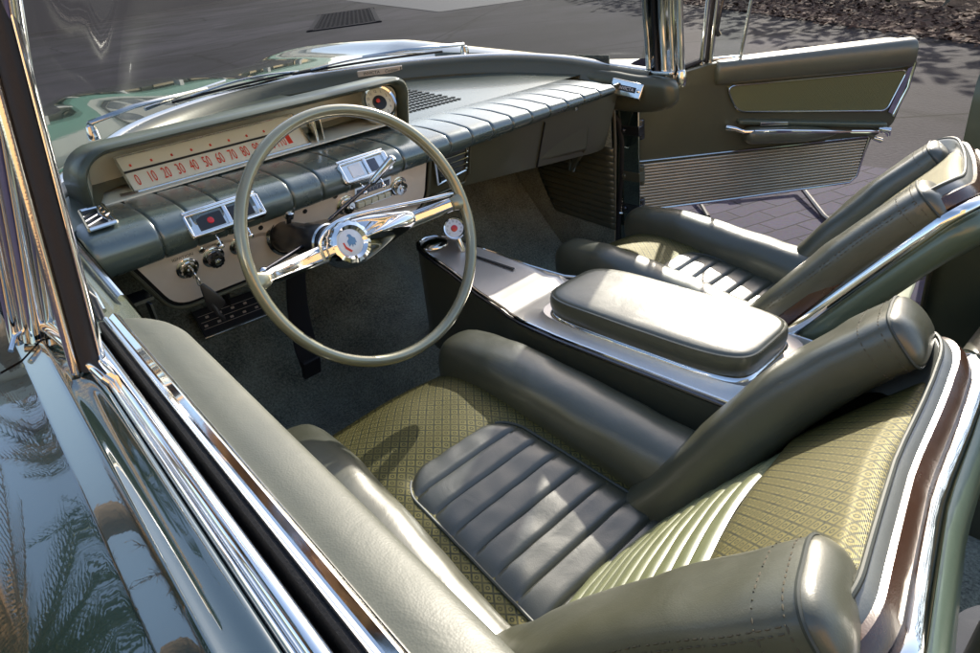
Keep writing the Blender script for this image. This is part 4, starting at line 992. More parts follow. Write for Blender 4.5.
# far rear side trim that starts where the door opening ends, and near one
for sg in (1, -1):
    q = part('quarter_trim') if sg == 1 else q
    mb = MB(); P = []
    for k in range(24):
        y = lerp(-.80 if sg > 0 else -1.25, -2.0, k / 23); f = min(1, k / 3)
        P.append([V((sg * .775, y, .25)), V((sg * (.80 - .045 * f), y, .27)), V((sg * (.80 - .045 * f), y, .60)), V((sg * (.80 - .035 * f), y, .660)), V((sg * .80, y, .690)), V((sg * .82, y, .72)), V((sg * .815, y, .88)), V((sg * .83, y, .93)), V((sg * .88, y, .95)), V((sg * .98, y, .93)), V((sg * 1.03, y, .80)), V((sg * .98, y, .30))])
    mb.grid(P); mb.build('side_panel', M['dash'], q, sub=1)
mb = MB(); mb.box((.80, -.797, .47), X, Y, Z, .05, .006, .44); mb.build('lock_pillar', M['garnish'], q, bevel=.002)
mb = MB(); mb.box((.802, -.790, .63), X, Y, Z, .032, .010, .06); mb.build('striker_plate', M['chrome'], q, bevel=.002)
mb = MB(); mb.tube([V((.80, -.83, .96)), V((.80, -1.4, .965)), V((.80, -1.9, .95))], .010, 8); mb.build('belt_moulding', M['chrome'], q)

# ---------------------------------------------------------------- near door (closed): inner pad, mouldings, slot, outer skin
dn = part('door'); dn['label'] = 'closed door nearest the viewer with polished window slot mouldings'
Y0, Y1 = -.40, -1.40
def extr(name, prof, m, parent, y0=Y0, y1=Y1, n=60, f=None, **k):
    mb = MB(); P = []
    for i in range(n + 1):
        y = lerp(y0, y1, i / n); d = (-.4 - y)
        P.append([V((x - .070 * (d - .35), y, z + .002 * d)) for x, z in (prof if f is None else f(prof, y))])
    mb.grid(P); return mb.build(name, m, parent, **k)
def padf(pr, y):
    d = -.405 - y; s = math.sqrt(max(0, 1 - (1 - min(1, d / .085)) ** 2)) if d < .085 else 1
    return [(lerp(-.786, x, lerp(.05, 1, s)), lerp(z * .4 + .94 * .6 if z > .7 else z, z, s)) for x, z in pr]
padp = crom([V((a, b, 0)) for a, b in ((-.728, .40), (-.735, .62), (-.730, .74), (-.7245, .82), (-.7245, .865), (-.729, .895), (-.737, .918), (-.744, .934), (-.768, .943), (-.788, .944))], 4)
padp = [(p.x, p.y) for p in padp]
mb = MB(); P = []
ysl = [-.405 - .085 * (1 - math.cos(k / 12 * pi / 2)) for k in range(13)] + [-.49 - .91 * k / 50 for k in range(1, 51)]
for y in ysl:
    d = (-.4 - y); P.append([V((x - .074 * (d - .35), y, z + .002 * d + .0015 * noise.noise(V((x * 10, y * 6, z * 10))))) for x, z in padf(padp, y)])
mb.grid(P); mb.build('door_pad', M['doorpad'], dn)
extr('inner_moulding', [(-.786, .944), (-.7885, .949), (-.792, .9505), (-.7950, .9485), (-.7975, .9470), (-.7990, .9495), (-.8015, .9500), (-.8035, .9480), (-.8045, .9440)], M['chrome'], dn)
extr('slot_seal', [(-.8040, .945), (-.8065, .9470), (-.8090, .9455), (-.8100, .938), (-.8105, .915), (-.8150, .912), (-.8155, .940), (-.8165, .945)], M['felt'], dn)
extr('outer_moulding', [(-.8160, .946), (-.8170, .9515), (-.8195, .9545), (-.8230, .9555), (-.8265, .9545), (-.8290, .9515), (-.8300, .9485), (-.8312, .9505), (-.8330, .9512), (-.8348, .9495), (-.8355, .9450)], M['chrome'], dn)
skin = [(-.8352, .944), (-.8365, .9485), (-.8385, .9500), (-.842, .9500), (-.850, .9482), (-.858, .9485), (-.8635, .9498), (-.8660, .9492), (-.8685, .9480), (-.8770, .9430), (-.8865, .9375), (-.8885, .9366), (-.8920, .9355), (-.93, .9285), (-.98, .917), (-1.03, .899), (-1.065, .870), (-1.085, .835), (-1.09, .79), (-1.07, .70), (-1.06, .5), (-1.04, .30)]
sk = [(p.x, p.y) for p in crom([V((a, b, 0)) for a, b in skin], 3)]
extr('outer_skin', sk, M['paint'], dn)
extr('fender_skin', sk, M['paint'], body, y0=-.394, y1=.25)
mb = MB(); mb.tube([V((-.835, -.39, .950)), V((-.845, -.372, .957)), V((-.858, -.372, .955)), V((-.868, -.385, .946))], .003, 8); mb.build('corner_trim', M['chrome'], dn)
# dash end at the near side: painted cowl side piece with bright strip
mb = MB(); mb.grid([[V((-.700, .02, .935)), V((-.704, -.06, .920)), V((-.708, -.16, .905)), V((-.715, -.28, .89)), V((-.722, -.40, .875))], [V((-.735, .05, .945)), V((-.742, -.06, .944)), V((-.75, -.16, .940)), V((-.757, -.28, .935)), V((-.765, -.41, .93))], [V((-.79, .06, .955)), V((-.80, -.06, .955)), V((-.81, -.16, .955)), V((-.82, -.28, .955)), V((-.825, -.42, .95))]])
mb.build('cowl_cap', M['dashgloss'], body, sub=2, solid=.004)
mb = MB(); mb.grid([[V((-.700, .02, .935)), V((-.704, -.06, .920)), V((-.708, -.16, .905)), V((-.715, -.28, .89)), V((-.722, -.40, .875))], [V((-.712, .03, .70)), V((-.715, -.06, .68)), V((-.72, -.16, .66)), V((-.725, -.28, .64)), V((-.73, -.40, .60))]]); mb.build('cowl_cap_side', M['garnish'], body)
mb = MB(); mb.tube([V((-.716, -.05, .940)), V((-.722, -.16, .928)), V((-.728, -.27, .916))], .005, 8); mb.tube([V((-.752, -.20, .947)), V((-.760, -.30, .944)), V((-.768, -.36, .942))], .003, 8); mb.build('cowl_strip', M['chrome'], body)
mb = MB(); mb.box((-.660, .02, .800), X, Y, Z, .06, .05, .006); mb.box((-.640, .0, .70), X, Y, Z, .004, .03, .19); mb.box((-.665, .03, .68), X, Y, Z, .003, .02, .20); mb.build('dash_bracket', M['blackchrome'], dash)
# near pillar, vent window post
pil = part('windshield_pillar')
def prism_path(name, a, b, sec, m, parent, u=None):
    a, b = V(a), V(b); t = (b - a).normalized(); uu = V(u or (1, 0, 0)); uu = (uu - t * uu.dot(t)).normalized(); vv_ = t.cross(uu)
    mb = MB(); mb.loft([[c + uu * x + vv_ * y for x, y in sec] for c in (a, a.lerp(b, .5), b)]); return mb.build(name, m, parent)
def oval(rx, ry, cx=0, cy=0, n=16, e=.8): return [(cx + p.x, cy + p.y) for p in sring((0, 0, 0), X, Y, rx, ry, e, n)]
va, vb = (-.822, -.515, .950), (-.770, -.515, 1.32)
prism_path('post_rubber', va, vb, oval(.0095, .009), M['rubber'], pil, (.81, -.58, 0))
prism_path('post_bright_edge', V(va) + V((-.0108, .008, 0)), V(vb) + V((-.0108, .008, 0)), oval(.0055, .010), M['oldchrome'], pil, (.81, -.58, 0))
prism_path('post_bright_edge', V(va) + V((.0090, -.006, 0)), V(vb) + V((.0090, -.006, 0)), oval(.0022, .005), M['chrome'], pil, (.81, -.58, 0))
pa, pb = V((-.840, -.375, .945)), V((-.785, -.500, 1.28))
for k, (o_, r_) in enumerate(((-.024, .008), (-.010, .006), (.004, .009), (.020, .006), (.032, .007))):
    d_ = V((.62, -.78, 0)) * o_; prism_path('pillar_moulding', pa + d_, pb + d_, oval(r_, r_ * 1.5), M['oldchrome' if k % 2 else 'chrome'], pil, (.81, -.58, 0))
mb = MB(); mb.tube(crom([V((-.835, -.34, .958)), V((-.828, -.42, .962)), V((-.822, -.50, .957)), V((-.819, -.56, .953))], 6), .0075, 10); mb.build('pillar_foot', M['chrome'], pil)
mb = MB(); mb.add([(-.822, -.50, .955), (-.834, -.40, .955), (-.784, -.50, 1.30), (-.760, -.51, 1.30)], [(0, 1, 2, 3)]); mb.build('vent_glass', M['clear'], pil, smooth=False)
# far pillar
pf = part('windshield_pillar')
for k, (x, y, r_, m) in enumerate(((.792, -.020, .0085, 'chrome'), (.797, -.042, .006, 'rubber'), (.803, -.064, .010, 'chrome'), (.809, -.088, .006, 'oldchrome'), (.815, -.112, .010, 'chrome'))):
    zb = .915 - .012 * k; mb = MB(); mb.tube(crom([V((x, y, zb)), V((x, y + .006, zb + .08)), V((x - .006, y + .01, 1.09)), V((x - .035, y - .01, 1.33))], 5), r_, 12); mb.build('pillar_moulding', M[m], pf)
mb = MB(); mb.grid([[V((.797, -.018, .90)), V((.819, -.114, .88))], [V((.797, -.010, 1.09)), V((.819, -.104, 1.09))], [V((.765, -.03, 1.33)), V((.785, -.124, 1.33))]]); mb.build('pillar_core', M['oldchrome'], pf, solid=.004)
mb = MB(); mb.lathe((.812, -.110, .872), (0, 0, 1), [(.014, 0), (.016, .01), (.013, .03), (.010, .04)], 16); mb.box((.800, -.04, .905), X, Y, Z, .035, .11, .012); mb.build('pillar_foot', M['oldchrome'], pf, bevel=.004)

# ---------------------------------------------------------------- far door, standing open
dk = part('door'); dk['label'] = 'open far door with brocade insert, armrest and fluted kick panel'
P0 = V((.82, .08, 0)); du = V((math.sin(R(50)), -math.cos(R(50)), 0)); dm = V((-du.y * -1, -du.x, 0)); dm = V((-.6428, -.766, 0))
def DP(s, z, r=0.): return P0 + du * s + Z * z + dm * r
ol = rounded([(.262, .893), (.10, .868), (.03, .80), (-.006, .67), (-.040, .462), (.740, .470), (.772, .605), (.835, .640), (.882, .82), (.832, .890)], [.02, .04, .05, .03, .02, .03, .01, .02, .02, .02], 5)
def scaleol(f): 
    c = (.42, .66); return [(c[0] + (x - c[0]) * f, c[1] + (z - c[1]) * f) for x, z in ol]
mb = MB(); mb.loft([[DP(x, z, r) for x, z in scaleol(f)] for f, r in ((.985, .0), (.995, -.004), (1, -.012), (1, -.06), (.995, -.07))]); mb.build('door_panel', M['garnish'], dk)
mb = MB(); mb.loft([[DP(max(x, .06 if z > .75 else -.03), min(z, tp) - .01, r) for x, z in scaleol(f)] for f, r, tp in ((.99, -.062, .885), (1.01, -.07, .88), (1.02, -.12, .84), (1.01, -.16, .80), (.98, -.175, .77), (.6, -.19, .70))]); mb.build('door_skin', M['paint'], dk)
path = [DP(lerp(.262, .862, k / 20), lerp(.862, .850, k / 20), -.008) for k in range(21)]
mb = MB(); rg = capsule(path, dm, Z, lambda t: lerp(.030, .036, t), lambda t: lerp(.034, .041, t), .72, n=32, m=24, e0=.012, e1=.012); mb.loft(rg); mb.build('door_top_roll', M['leather'], dk)
ins = rounded([(.298, .822), (.335, .743), (.800, .688), (.846, .803)], [.03, .03, .02, .02], 6)
mb = MB(); n_ = 24; G = []; U = []
for i in range(n_ + 1):
    r = []; ru = []
    for k in range(9):
        t = i / n_; sb, st_ = lerp(.335, .800, t), lerp(.300, .846, t); zb_, zt_ = lerp(.743, .688, t), lerp(.822, .803, t); s = lerp(sb, st_, k / 8); z = lerp(zb_, zt_, k / 8)
        r.append(DP(s, z, .004)); ru.append((s, z))
    G.append(r); U.append(ru)
mb.grid(G, U); mb.build('door_insert', M['brocade_door'], dk)
mb = MB(); mb.tube([DP(x, z, .0055) for x, z in ins], .0026, 8, closed=True); mb.build('insert_frame', M['oldchrome'], dk)
mb = MB(); mb.add([DP(.846, .806, .006), DP(.866, .812, .002), DP(.828, .672, .002), DP(.806, .684, .006)], [(0, 1, 2, 3)]); mb.tube([DP(.868, .820, .0), DP(.858, .75, .002), DP(.826, .668, .002)], .005, 8); mb.build('door_end_moulding', M['chrome'], dk)
# armrest and its bright strip
path = [DP(lerp(.335, .80, k / 16), lerp(.716, .648, k / 16), .012) for k in range(17)]
mb = MB(); mb.loft(capsule(path, dm, Z, lambda t: .016, lambda t: .0085, .6, n=24, e0=.01, e1=.01)); mb.build('upper_rail', M['dash'], dk)
path = [DP(lerp(.350, .640, k / 16), lerp(.676, .648, k / 16), .030) for k in range(17)]
mb = MB(); mb.loft(capsule(path, dm, Z, lambda t: .034 * (1 - .5 * max(0, t - .55) / .45), lambda t: .024 * (1 - .35 * max(0, t - .5) / .5), .7, n=28, e0=.02, e1=.10)); ar = mb.build('door_armrest', M['leather'], dk)
mb = MB(); mb.tube([DP(.325, .700, .03), DP(.345, .692, .05), DP(.45, .684, .062), DP(.60, .662, .058), DP(.79, .630, .022)], .0045, 8); mb.build('armrest_strip', M['chrome'], ar)
mb = MB(); mb.tube([DP(.302, .704, .020), DP(.320, .702, .040), DP(.345, .690, .045)], [.010, .007, .005], 10); mb.build('door_handle', M['chrome'], dk)
mb = MB(); mb.box(DP(.440, .700, .030), du - Z * .1, Z, dm, .085, .010, .008); mb.build('switch_plate', M['oldchrome'], dk, bevel=.001)
mb = MB(); mb.tube([DP(.775, .640, .02), DP(.80, .634, .03), DP(.81, .616, .02)], [.008, .012, .006], 10); mb.tube([DP(.765, .612, .016), DP(.79, .602, .02)], [.006, .008], 10); mb.build('pull_handle', M['chrome'], dk)
mb = MB(); G = []; cnt = 15; per = 8
for i in range(cnt * per + 1):
    s_ = i / (cnt * per); ph = (i % per) / per; o_ = .0042 * math.sin(pi * ph) ** .7 if ph > 0 else 0
    z = lerp(.474, .622, s_); sl, sr = lerp(-.026, -.006, s_), lerp(.728, .752, s_)
    if s_ < .12: sr -= .018 * (1 - math.sqrt(1 - (1 - s_ / .12) ** 2))
    G.append([DP(lerp(sl, sr, k / 16), z - .012 * (k / 16) * s_ , .004 + o_) for k in range(17)])
mb.grid(G); mb.build('fluted_kick_panel', M['aludoor'], dk)
mb = MB(); mb.tube([DP(-.030, .470, .004), DP(.35, .469, .004), DP(.715, .474, .004), DP(.736, .492, .004), DP(.757, .612, .004)], .0045, 8); mb.tube([DP(-.012, .630, .004), DP(.757, .615, .004)], .003, 8); mb.build('kick_panel_frame', M['oldchrome'], dk)
mb = MB(); mb.tube([DP(.24, .90, -.03), DP(.10, .865, -.02), DP(.02, .80, -.02), DP(-.012, .67, -.02), DP(-.048, .46, -.02)], .009, 8); mb.build('door_seal', M['rubber'], dk)
# vent window on the door
vw = empty('vent_window'); vw.parent = dk
for s0, r_, m in ((.232, .007, 'chrome'), (.246, .005, 'rubber'), (.258, .008, 'oldchrome')):
    mb = MB(); mb.tube([DP(s0, .88, -.03), DP(s0 + .006, 1.05, -.01), DP(s0 + .012, 1.24, .03)], r_, 10); mb.build('window_post', M[m], vw)
mb = MB(); mb.add([DP(.268, .895, -.03), DP(.345, .895, -.03), DP(.372, 1.24, .03), DP(.276, 1.24, .03)], [(0, 1, 2, 3)]); mb.build('vent_glass', M['clear'], vw, smooth=False)
mb = MB(); mb.tube([DP(.348, .885, -.03), DP(.376, 1.24, .03)], .0055, 10); mb.tube([DP(.262, .897, -.03), DP(.352, .893, -.03)], .006, 10); mb.tube([DP(.272, 1.245, .03), DP(.376, 1.245, .03)], .006, 10); mb.build('vent_frame', M['oldchrome'], vw)
mb = MB(); mb.tube([DP(.275, .965, -.012), DP(.268, .98, -.008), DP(.275, 1.03, -.004), DP(.280, 1.06, -.002)], [.008, .005, .004, .003], 8); mb.build('vent_latch', M['blackchrome'], vw)
# bodywork below, wheels' arches left simple: floor pan so that nothing shows through from the side
mb = MB(); mb.box((0, -.6, .20), X, Y, Z, 1.56, 3.0, .03); mb.box((0, 1.6, .45), X, Y, Z, 1.7, 1.5, .5); mb.build('floor_pan', M['black'], body)

# ================================================================== THE PLACE ROUND IT
def concretemat():
    m, nt, b = nodes('weathered_concrete'); v = coords(nt)
    n = N(nt, 'ShaderNodeTexNoise'); n.inputs['Scale'].default_value = .6; n.inputs['Detail'].default_value = 9; n.inputs['Roughness'].default_value = .65
    n2 = N(nt, 'ShaderNodeTexNoise'); n2.inputs['Scale'].default_value = 40; n2.inputs['Detail'].default_value = 6
    L(nt, v, n.inputs['Vector']); L(nt, v, n2.inputs['Vector'])
    cr = N(nt, 'ShaderNodeValToRGB'); cr.color_ramp.elements[0].position = .33; cr.color_ramp.elements[1].position = .68
    cr.color_ramp.elements[0].color = (.020, .017, .022, 1); cr.color_ramp.elements[1].color = (.052, .046, .055, 1)
    L(nt, mth(nt, 'MULTIPLY_ADD', n2.outputs['Fac'], .3, mth(nt, 'MULTIPLY', n.outputs['Fac'], .7)), cr.inputs[0])
    t = N(nt, 'ShaderNodeTexCoord'); mp = N(nt, 'ShaderNodeMapping'); mp.inputs['Rotation'].default_value = (0, 0, R(-34)); mp.inputs['Location'].default_value = (.6, .3, 0); L(nt, t.outputs['Object'], mp.inputs[0])
    br = N(nt, 'ShaderNodeTexBrick'); br.offset = 0; br.inputs['Scale'].default_value = 1; br.inputs['Brick Width'].default_value = 4.2; br.inputs['Row Height'].default_value = 3.6; br.inputs['Mortar Size'].default_value = .022; br.inputs['Mortar Smooth'].default_value = .3
    br.inputs['Color1'].default_value = (1, 1, 1, 1); br.inputs['Color2'].default_value = (.72, .72, .75, 1); br.inputs['Mortar'].default_value = (.12, .12, .13, 1)
    L(nt, mp.outputs[0], br.inputs[0]); mx = N(nt, 'ShaderNodeMix', data_type='RGBA', blend_type='MULTIPLY'); mx.inputs[0].default_value = 1
    L(nt, cr.outputs[0], mx.inputs[6]); L(nt, br.outputs['Color'], mx.inputs[7]); L(nt, mx.outputs[2], b.inputs['Base Color']); pset(b, Roughness=.9, Specular_IOR_Level=.12)
    vo = N(nt, 'ShaderNodeTexVoronoi', feature='DISTANCE_TO_EDGE'); vo.inputs['Scale'].default_value = .22
    nd = N(nt, 'ShaderNodeTexNoise'); nd.inputs['Scale'].default_value = 1.5; nd.inputs['Detail'].default_value = 6; L(nt, v, nd.inputs['Vector'])
    mv = N(nt, 'ShaderNodeMix', data_type='VECTOR'); mv.inputs[0].default_value = .25; L(nt, v, mv.inputs[4]); L(nt, nd.outputs['Color'], mv.inputs[5]); L(nt, mv.outputs[1], vo.inputs['Vector'])
    ck = N(nt, 'ShaderNodeMapRange'); ck.inputs[1].default_value = .0; ck.inputs[2].default_value = .012; ck.inputs[3].default_value = .45; ck.inputs[4].default_value = 1.; L(nt, vo.outputs['Distance'], ck.inputs[0])
    ns = N(nt, 'ShaderNodeTexNoise'); ns.inputs['Scale'].default_value = .18; ns.inputs['Detail'].default_value = 5; ns.inputs['Distortion'].default_value = 1.5; L(nt, v, ns.inputs['Vector'])
    sr = N(nt, 'ShaderNodeMapRange'); sr.inputs[1].default_value = .4; sr.inputs[2].default_value = .62; sr.inputs[3].default_value = .55; sr.inputs[4].default_value = 1.15; L(nt, ns.outputs['Fac'], sr.inputs[0])
    m3 = N(nt, 'ShaderNodeMix', data_type='RGBA', blend_type='MULTIPLY'); m3.inputs[0].default_value = 1; L(nt, mx.outputs[2], m3.inputs[6])
    cb_ = N(nt, 'ShaderNodeCombineColor'); f_ = mth(nt, 'MULTIPLY', ck.outputs[0], sr.outputs[0]); [L(nt, f_, cb_.inputs[i]) for i in range(3)]
    L(nt, cb_.outputs[0], m3.inputs[7]); L(nt, m3.outputs[2], b.inputs['Base Color'])
    bp = N(nt, 'ShaderNodeBump'); bp.inputs['Strength'].default_value = .4; bp.inputs['Distance'].default_value = .01; L(nt, n2.outputs['Fac'], bp.inputs['Height']); L(nt, bp.outputs[0], b.inputs['Normal'])
    return m
def pavermat():
    m, nt, b = nodes('blue_grey_pavers'); t = N(nt, 'ShaderNodeTexCoord'); mp = N(nt, 'ShaderNodeMapping'); mp.inputs['Rotation'].default_value = (0, 0, R(20)); L(nt, t.outputs['Object'], mp.inputs[0])
    nw = N(nt, 'ShaderNodeTexNoise'); nw.inputs['Scale'].default_value = 7; L(nt, mp.outputs[0], nw.inputs[0])
    mxv = N(nt, 'ShaderNodeMix', data_type='VECTOR'); mxv.inputs[0].default_value = .03; L(nt, mp.outputs[0], mxv.inputs[4]); L(nt, nw.outputs['Color'], mxv.inputs[5])
    br = N(nt, 'ShaderNodeTexBrick'); br.inputs['Scale'].default_value = 1; br.inputs['Brick Width'].default_value = .22; br.inputs['Row Height'].default_value = .11; br.inputs['Mortar Size'].default_value = .006; br.inputs['Mortar Smooth'].default_value = .4
    br.inputs['Color1'].default_value = (.036, .030, .062, 1); br.inputs['Color2'].default_value = (.058, .049, .090, 1); br.inputs['Mortar'].default_value = (.025, .022, .035, 1)
    L(nt, mxv.outputs[1], br.inputs[0]); n2 = N(nt, 'ShaderNodeTexNoise'); n2.inputs['Scale'].default_value = 60; n2.inputs['Detail'].default_value = 6; L(nt, t.outputs['Object'], n2.inputs[0])
    mx = N(nt, 'ShaderNodeMix', data_type='RGBA', blend_type='MULTIPLY'); mx.inputs[0].default_value = .6; L(nt, br.outputs[0], mx.inputs[6]); L(nt, n2.outputs['Color'], mx.inputs[7]); L(nt, mx.outputs[2], b.inputs['Base Color']); pset(b, Roughness=.85, Specular_IOR_Level=.15)
    bp = N(nt, 'ShaderNodeBump'); bp.inputs['Strength'].default_value = .7; bp.inputs['Distance'].default_value = .006; bp.invert = True; L(nt, br.outputs['Fac'], bp.inputs['Height']); L(nt, bp.outputs[0], b.inputs['Normal']); return m
def sheet(name, pts, z, m, kind='structure', label=None):
    mb = MB(); mb.add([(x, y, z) for x, y in pts], [tuple(range(len(pts)))]); o = mb.build(name, m, None, smooth=False)
    tag(o, label or name.replace('_', ' '), kind=kind); return o
sheet('ground', [(-250, -250), (250, -250), (250, 250), (-250, 250)], 0, concretemat(), label='dark grey concrete yard with wide joints')
sheet('paving', [(-6, -7), (3.02, -7), (3.02, 1.1), (2.2, 3.0), (-6, 3.0)], .004, pavermat(), label='bluish interlocking pavers beside the open door')
sheet('road_band', [(11.2, 13.5), (13.2, 12.2), (26, 36), (22, 38)], .008, mat('darker_asphalt', (.030, .029, .038), .8, var=.3, nscale=8), label='darker asphalt band crossing the yard')
# drain grate
g = empty('drain_grate', (10.6, 16.9, .012)); tag(g, 'iron drain grate let into the yard beyond the windshield', 'grate')
ug, vg = V((.55, .83, 0)), V((.83, -.55, 0))
mb = MB()
for i in range(13): mb.box(vg * (-.72 + .12 * i), ug, vg, Z, 6., .05, .02)
for i in range(20): mb.box(ug * (-2.85 + .30 * i), vg, ug, Z, 1.5, .12, .02)
mb.build('bars', M['iron'], g, smooth=False)
mb = MB()
for sx in (-1, 1):
    mb.box(ug * (3.08 * sx), vg, ug, Z, 1.8, .18, .03); mb.box(vg * (.82 * sx), ug, vg, Z, 6.3, .12, .03)
mb.build('frame', M['iron'], g, smooth=False)
mb = MB(); mb.box(V((0, 0, -.008)), ug, vg, Z, 6.0, 1.5, .004); mb.build('pit', mat('grate_pit', (.013, .012, .014), .9, 0, spec=.05), g, smooth=False)
# thin black folding stand lying under the open door
st = empty('folding_stand', (2.2, .3, 0)); tag(st, 'thin black folding stand on the pavers below the open door', 'stand')
def rel(p): return V(p) - V((2.2, .3, 0))
mb = MB(); mb.tube([rel((2.10, .72, .02)), rel((2.30, .50, .06)), rel((2.50, .28, .05))], .012, 8); mb.build('rail', M['black'], st)
mb = MB(); mb.tube([rel((2.50, .28, .05)), rel((2.18, .0, .02)), rel((2.1, -.10, .01))], .012, 8); mb.build('leg', M['black'], st)
mb = MB(); mb.tube([rel((2.16, .66, .04)), rel((1.95, .45, .012))], .010, 8); mb.build('leg', M['black'], st)
mb = MB(); mb.box(rel((2.31, .50, .065)), (.7, -.7, 0), (.7, .7, 0), Z, .06, .03, .03); mb.build('clamp', M['blackchrome'], st, bevel=.004)
# leaf litter bed and hedge, far right
lu, lv = V((.586, .81, 0)), V((.81, -.586, 0)); l0 = V((6.86, .65, 0))
P = [l0 + lu * a + lv * b for a, b in ((-14, 0), (26, 0), (26, 3.2), (-14, 3.2))]
mb = MB(); mb.add([p + Z * .010 for p in P], [(0, 1, 2, 3)])
rnd = random.Random(3)
for i in range(5200):
    a = rnd.uniform(-8, 9); b = rnd.random() ** 1.1 * 1.5 - .15; c = l0 + lu * a + lv * b + Z * rnd.uniform(.015, .05); t = rnd.uniform(0, 6.28); s_ = rnd.uniform(.02, .05)
    u_ = V((math.cos(t), math.sin(t), rnd.uniform(-.5, .5))) * s_; w_ = V((-math.sin(t), math.cos(t), rnd.uniform(-.5, .5))) * s_ * .55
    mb.add([c - u_, c + w_, c + u_, c - w_], [(0, 1, 2, 3)])
def leafmat(name, cols, rough=.6, trans=0):
    m, nt, b = nodes(name); gi = N(nt, 'ShaderNodeNewGeometry'); cr = N(nt, 'ShaderNodeValToRGB')
    e = cr.color_ramp.elements; e[0].color = rgb(cols[0]); e[1].color = rgb(cols[-1])
    for i, c in enumerate(cols[1:-1]): q = e.new((i + 1) / (len(cols) - 1)); q.color = rgb(c)
    L(nt, gi.outputs['Random Per Island'], cr.inputs[0]); L(nt, cr.outputs[0], b.inputs['Base Color']); pset(b, Roughness=rough); return m
lb = mb.build('leaf_litter', leafmat('dry_leaves', [(.008, .005, .004), (.045, .017, .009), (.075, .030, .015), (.02, .010, .007)], .95), None, smooth=False); tag(lb, 'brown leaf litter on bare soil along the yard edge', kind='stuff')
hd = empty('hedge', tuple(l0 + lu * 3 + lv * 2.5)); tag(hd, 'dense hedge behind the leaf litter, shade put into its very dark leaves', 'hedge')
mb = MB()
for i in range(15000):
    a = rnd.uniform(-9, 18); h = rnd.random() * 3.1; b = rnd.uniform(-1.1, 1.1); 
    f = 1 - .25 * noise.noise(V((a * .7, b, h * .8)))
    if abs(b) < .6 and rnd.random() < .6: b = math.copysign(.6 + .5 * rnd.random(), b)
    c = lu * a + lv * (b * f) + Z * (h * (1 + .12 * noise.noise(V((a * .5, 3, 0)))) + .02); t = rnd.uniform(0, 6.28); s_ = rnd.uniform(.05, .12)
    u_ = V((math.cos(t), math.sin(t), rnd.uniform(-.9, .9))) * s_; w_ = V((-math.sin(t), math.cos(t), rnd.uniform(-.9, .9))) * s_ * .6
    mb.add([c - u_, c + w_, c + u_, c - w_], [(0, 1, 2, 3)])
mb.build('foliage', leafmat('hedge_leaves', [(.008, .014, .006), (.02, .032, .012), (.012, .020, .009)]), hd, smooth=False)  # shade on the hedge is put into these very dark leaf colours
mb = MB()
for k in range(18): 
    c = lu * (-8.4 + 1.5 * k); mb.tube([c, c + Z * 1.2 + lv * .1, c + Z * 2.4 - lu * .2], [.07, .05, .02], 8)
mb.build('stems', mat('bark', (.06, .045, .03), .9), hd)
# palms standing ahead to the left (they show in the paint)
palmleaf = leafmat('palm_fronds', [(.04, .065, .015), (.10, .12, .03), (.06, .09, .02)], .45)
deadleaf = leafmat('dead_fronds', [(.30, .15, .06), (.48, .27, .11), (.22, .12, .06)], .7)
bark = mat('palm_bark', (.17, .12, .08), .9, var=.3, nscale=12, bump=.6, bscale=20, bdist=.03)
def palm(x, y, h, label, lean=(0, 0), sc_=1.):
    o = empty('palm_tree', (x, y, 0)); tag(o, label, 'palm tree', 'palms standing round the yard')
    tp = V((lean[0], lean[1], h)); pts = [V((lean[0] * t * t, lean[1] * t * t, h * t)) for t in [k / 14 for k in range(15)]]
    mb = MB(); mb.tube(pts, [lerp(.22, .14, k / 14) * (1 + .05 * (k % 2)) * sc_ for k in range(15)], 12); mb.build('trunk', bark, o)
    for nm, m, cnt, e0, e1, Lf in (('crown', palmleaf, 46, -.25, 1.25, 2.5), ('dead_frond_skirt', deadleaf, 64, -1.5, -.55, 2.2)):
        mb = MB(); r = random.Random(int(x * 31 + y * 7 + cnt))
        for i in range(cnt):
            az_ = r.uniform(0, 2 * pi); el = r.uniform(e0, e1); d = V((math.cos(az_) * math.cos(el), math.sin(az_) * math.cos(el), math.sin(el))); ln_ = Lf * r.uniform(.8, 1.1) * sc_
            sp_ = []; 
            for k in range(13):
                t = k / 12; sp_.append(tp + d * (ln_ * t) - Z * (ln_ * .42 * t * t * (1 if e0 > -1 else .25)))
            mb.tube(sp_, [.03 * (1 - k / 13) * sc_ + .004 for k in range(13)], 4)
            for k in range(2, 13):
                for sub in (0, .5):
                    c = sp_[k - 1].lerp(sp_[k], sub); tg = (sp_[k] - sp_[k - 1]).normalized(); sd = tg.cross(Z).normalized()
                    for s2 in (-1, 1):
                        l2 = .62 * sc_ * math.sin(pi * min(1, .12 + .86 * k / 13)) + .06; tip = c + (sd * s2 * .8 + tg * .7 - Z * .22).normalized() * l2; wv = tg * .022 * sc_
                        mb.add([c - wv, c + wv, tip], [(0, 1, 2)])
        mb.build(nm, m, o, smooth=False)
palm(-4.6, 6.4, 6.0, 'tall palm with shaggy brown skirt, nearest ahead of the car', (.3, .4))
palm(-6.8, 7.2, 7.5, 'slender palm standing farther left of the nearest palm', (-.5, .2))
palm(-2.2, 13.5, 9.0, 'tallest palm, farthest out beyond the bonnet', (.4, -.3), 1.2)
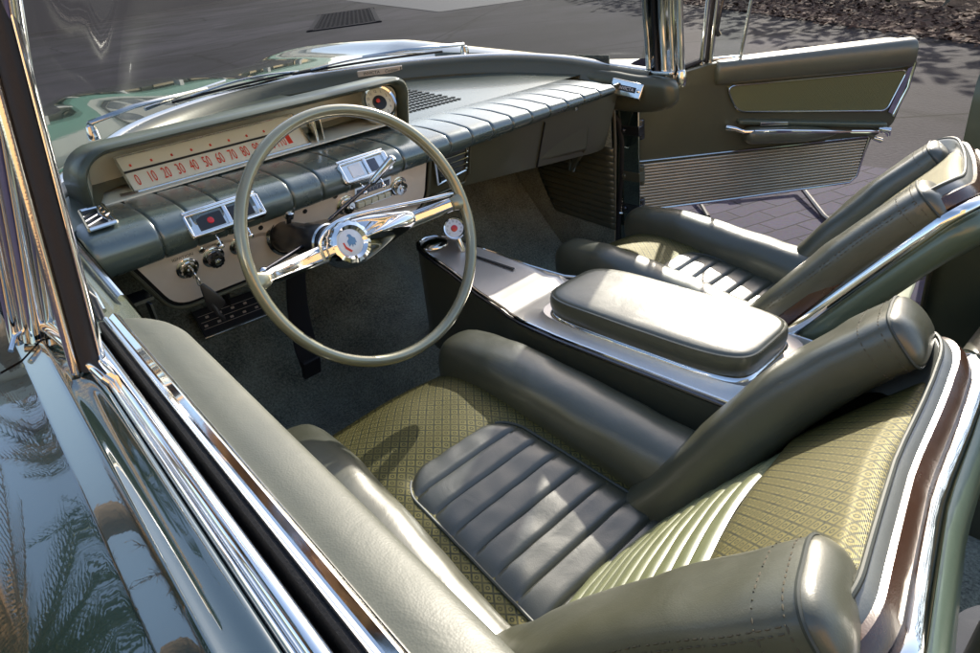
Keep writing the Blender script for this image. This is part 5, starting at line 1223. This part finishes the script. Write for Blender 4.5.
# shop building ahead, green awning, seen mirrored in the bonnet
bd = empty('shop_building', (22, 62, 0)); bd.rotation_euler.z = R(37)
plinth_m = mat('dark_plinth', (.035, .030, .038), .9); tag(bd, 'pale two storey shop building with a long green awning, ahead of the car', 'building')
wallm = mat('cream_stucco', (.72, .68, .58), .85, var=.08, nscale=.6, bump=.2, bscale=20); darkw = mat('dark_window_glass', (.02, .025, .03), .08, 0, .5)
mb = MB(); mb.box((0, 5, 9), X, Y, Z, 64, 10, 18); mb.build('wall', wallm, bd, smooth=False)
mb = MB(); mb.box((0, -2.6, 1.5), X, Y, Z, 66, 5, 3.0); mb.build('plinth', plinth_m, bd, smooth=False)
mb = MB(); mb.box((0, 5, 18.4), X, Y, Z, 66, 11, .8); mb.build('roof', wallm, bd, smooth=False)
mb = MB(); mb.add([(-30, -.1, 8.4), (30, -.1, 8.4), (30, -4.4, 5.4), (-30, -4.4, 5.4), (30, -4.4, 4.7), (-30, -4.4, 4.7)], [(0, 1, 2, 3), (3, 2, 4, 5)]); mb.build('awning', mat('green_canvas', (.012, .13, .085), .7), bd, smooth=False, solid=.05)
for k in range(12):
    for z, h in ((4.2, 1.8), (12.6, 3.4)):
        mb = MB(); mb.box((-28.5 + 5.2 * k, -.05, z), X, Y, Z, 3.6, .16, h); mb.build('window', darkw, bd, smooth=False)
for k in range(9):
    mb = MB(); mb.box((-28 + 7 * k, -4.2, 2.6), X, Y, Z, .5, .5, 5.2); mb.build('column', wallm, bd, smooth=False)
mb = MB(); mb.box((0, -.12, 10.4), X, Y, Z, 64, .3, .5); mb.build('string_course', plinth_m, bd, smooth=False)
bd3 = empty('reflector_house', (-9, -9.5, 0)); tag(bd3, 'unseen ochre house added behind the near side of the car for warm reflections and fill', 'house')  # added out of view to warm chrome reflections and bounce fill inside
mb = MB(); mb.box((0, 0, 3.0), (.8, -.6, 0), (.6, .8, 0), Z, 18, 4, 6.0); mb.build('wall', mat('ochre_stucco', (.52, .33, .17), .9, var=.1, nscale=2), bd3, smooth=False)
mb = MB(); mb.box((0, 0, 6.15), (.8, -.6, 0), (.6, .8, 0), Z, 19, 5, .3); mb.build('roof', wallm, bd3, smooth=False)
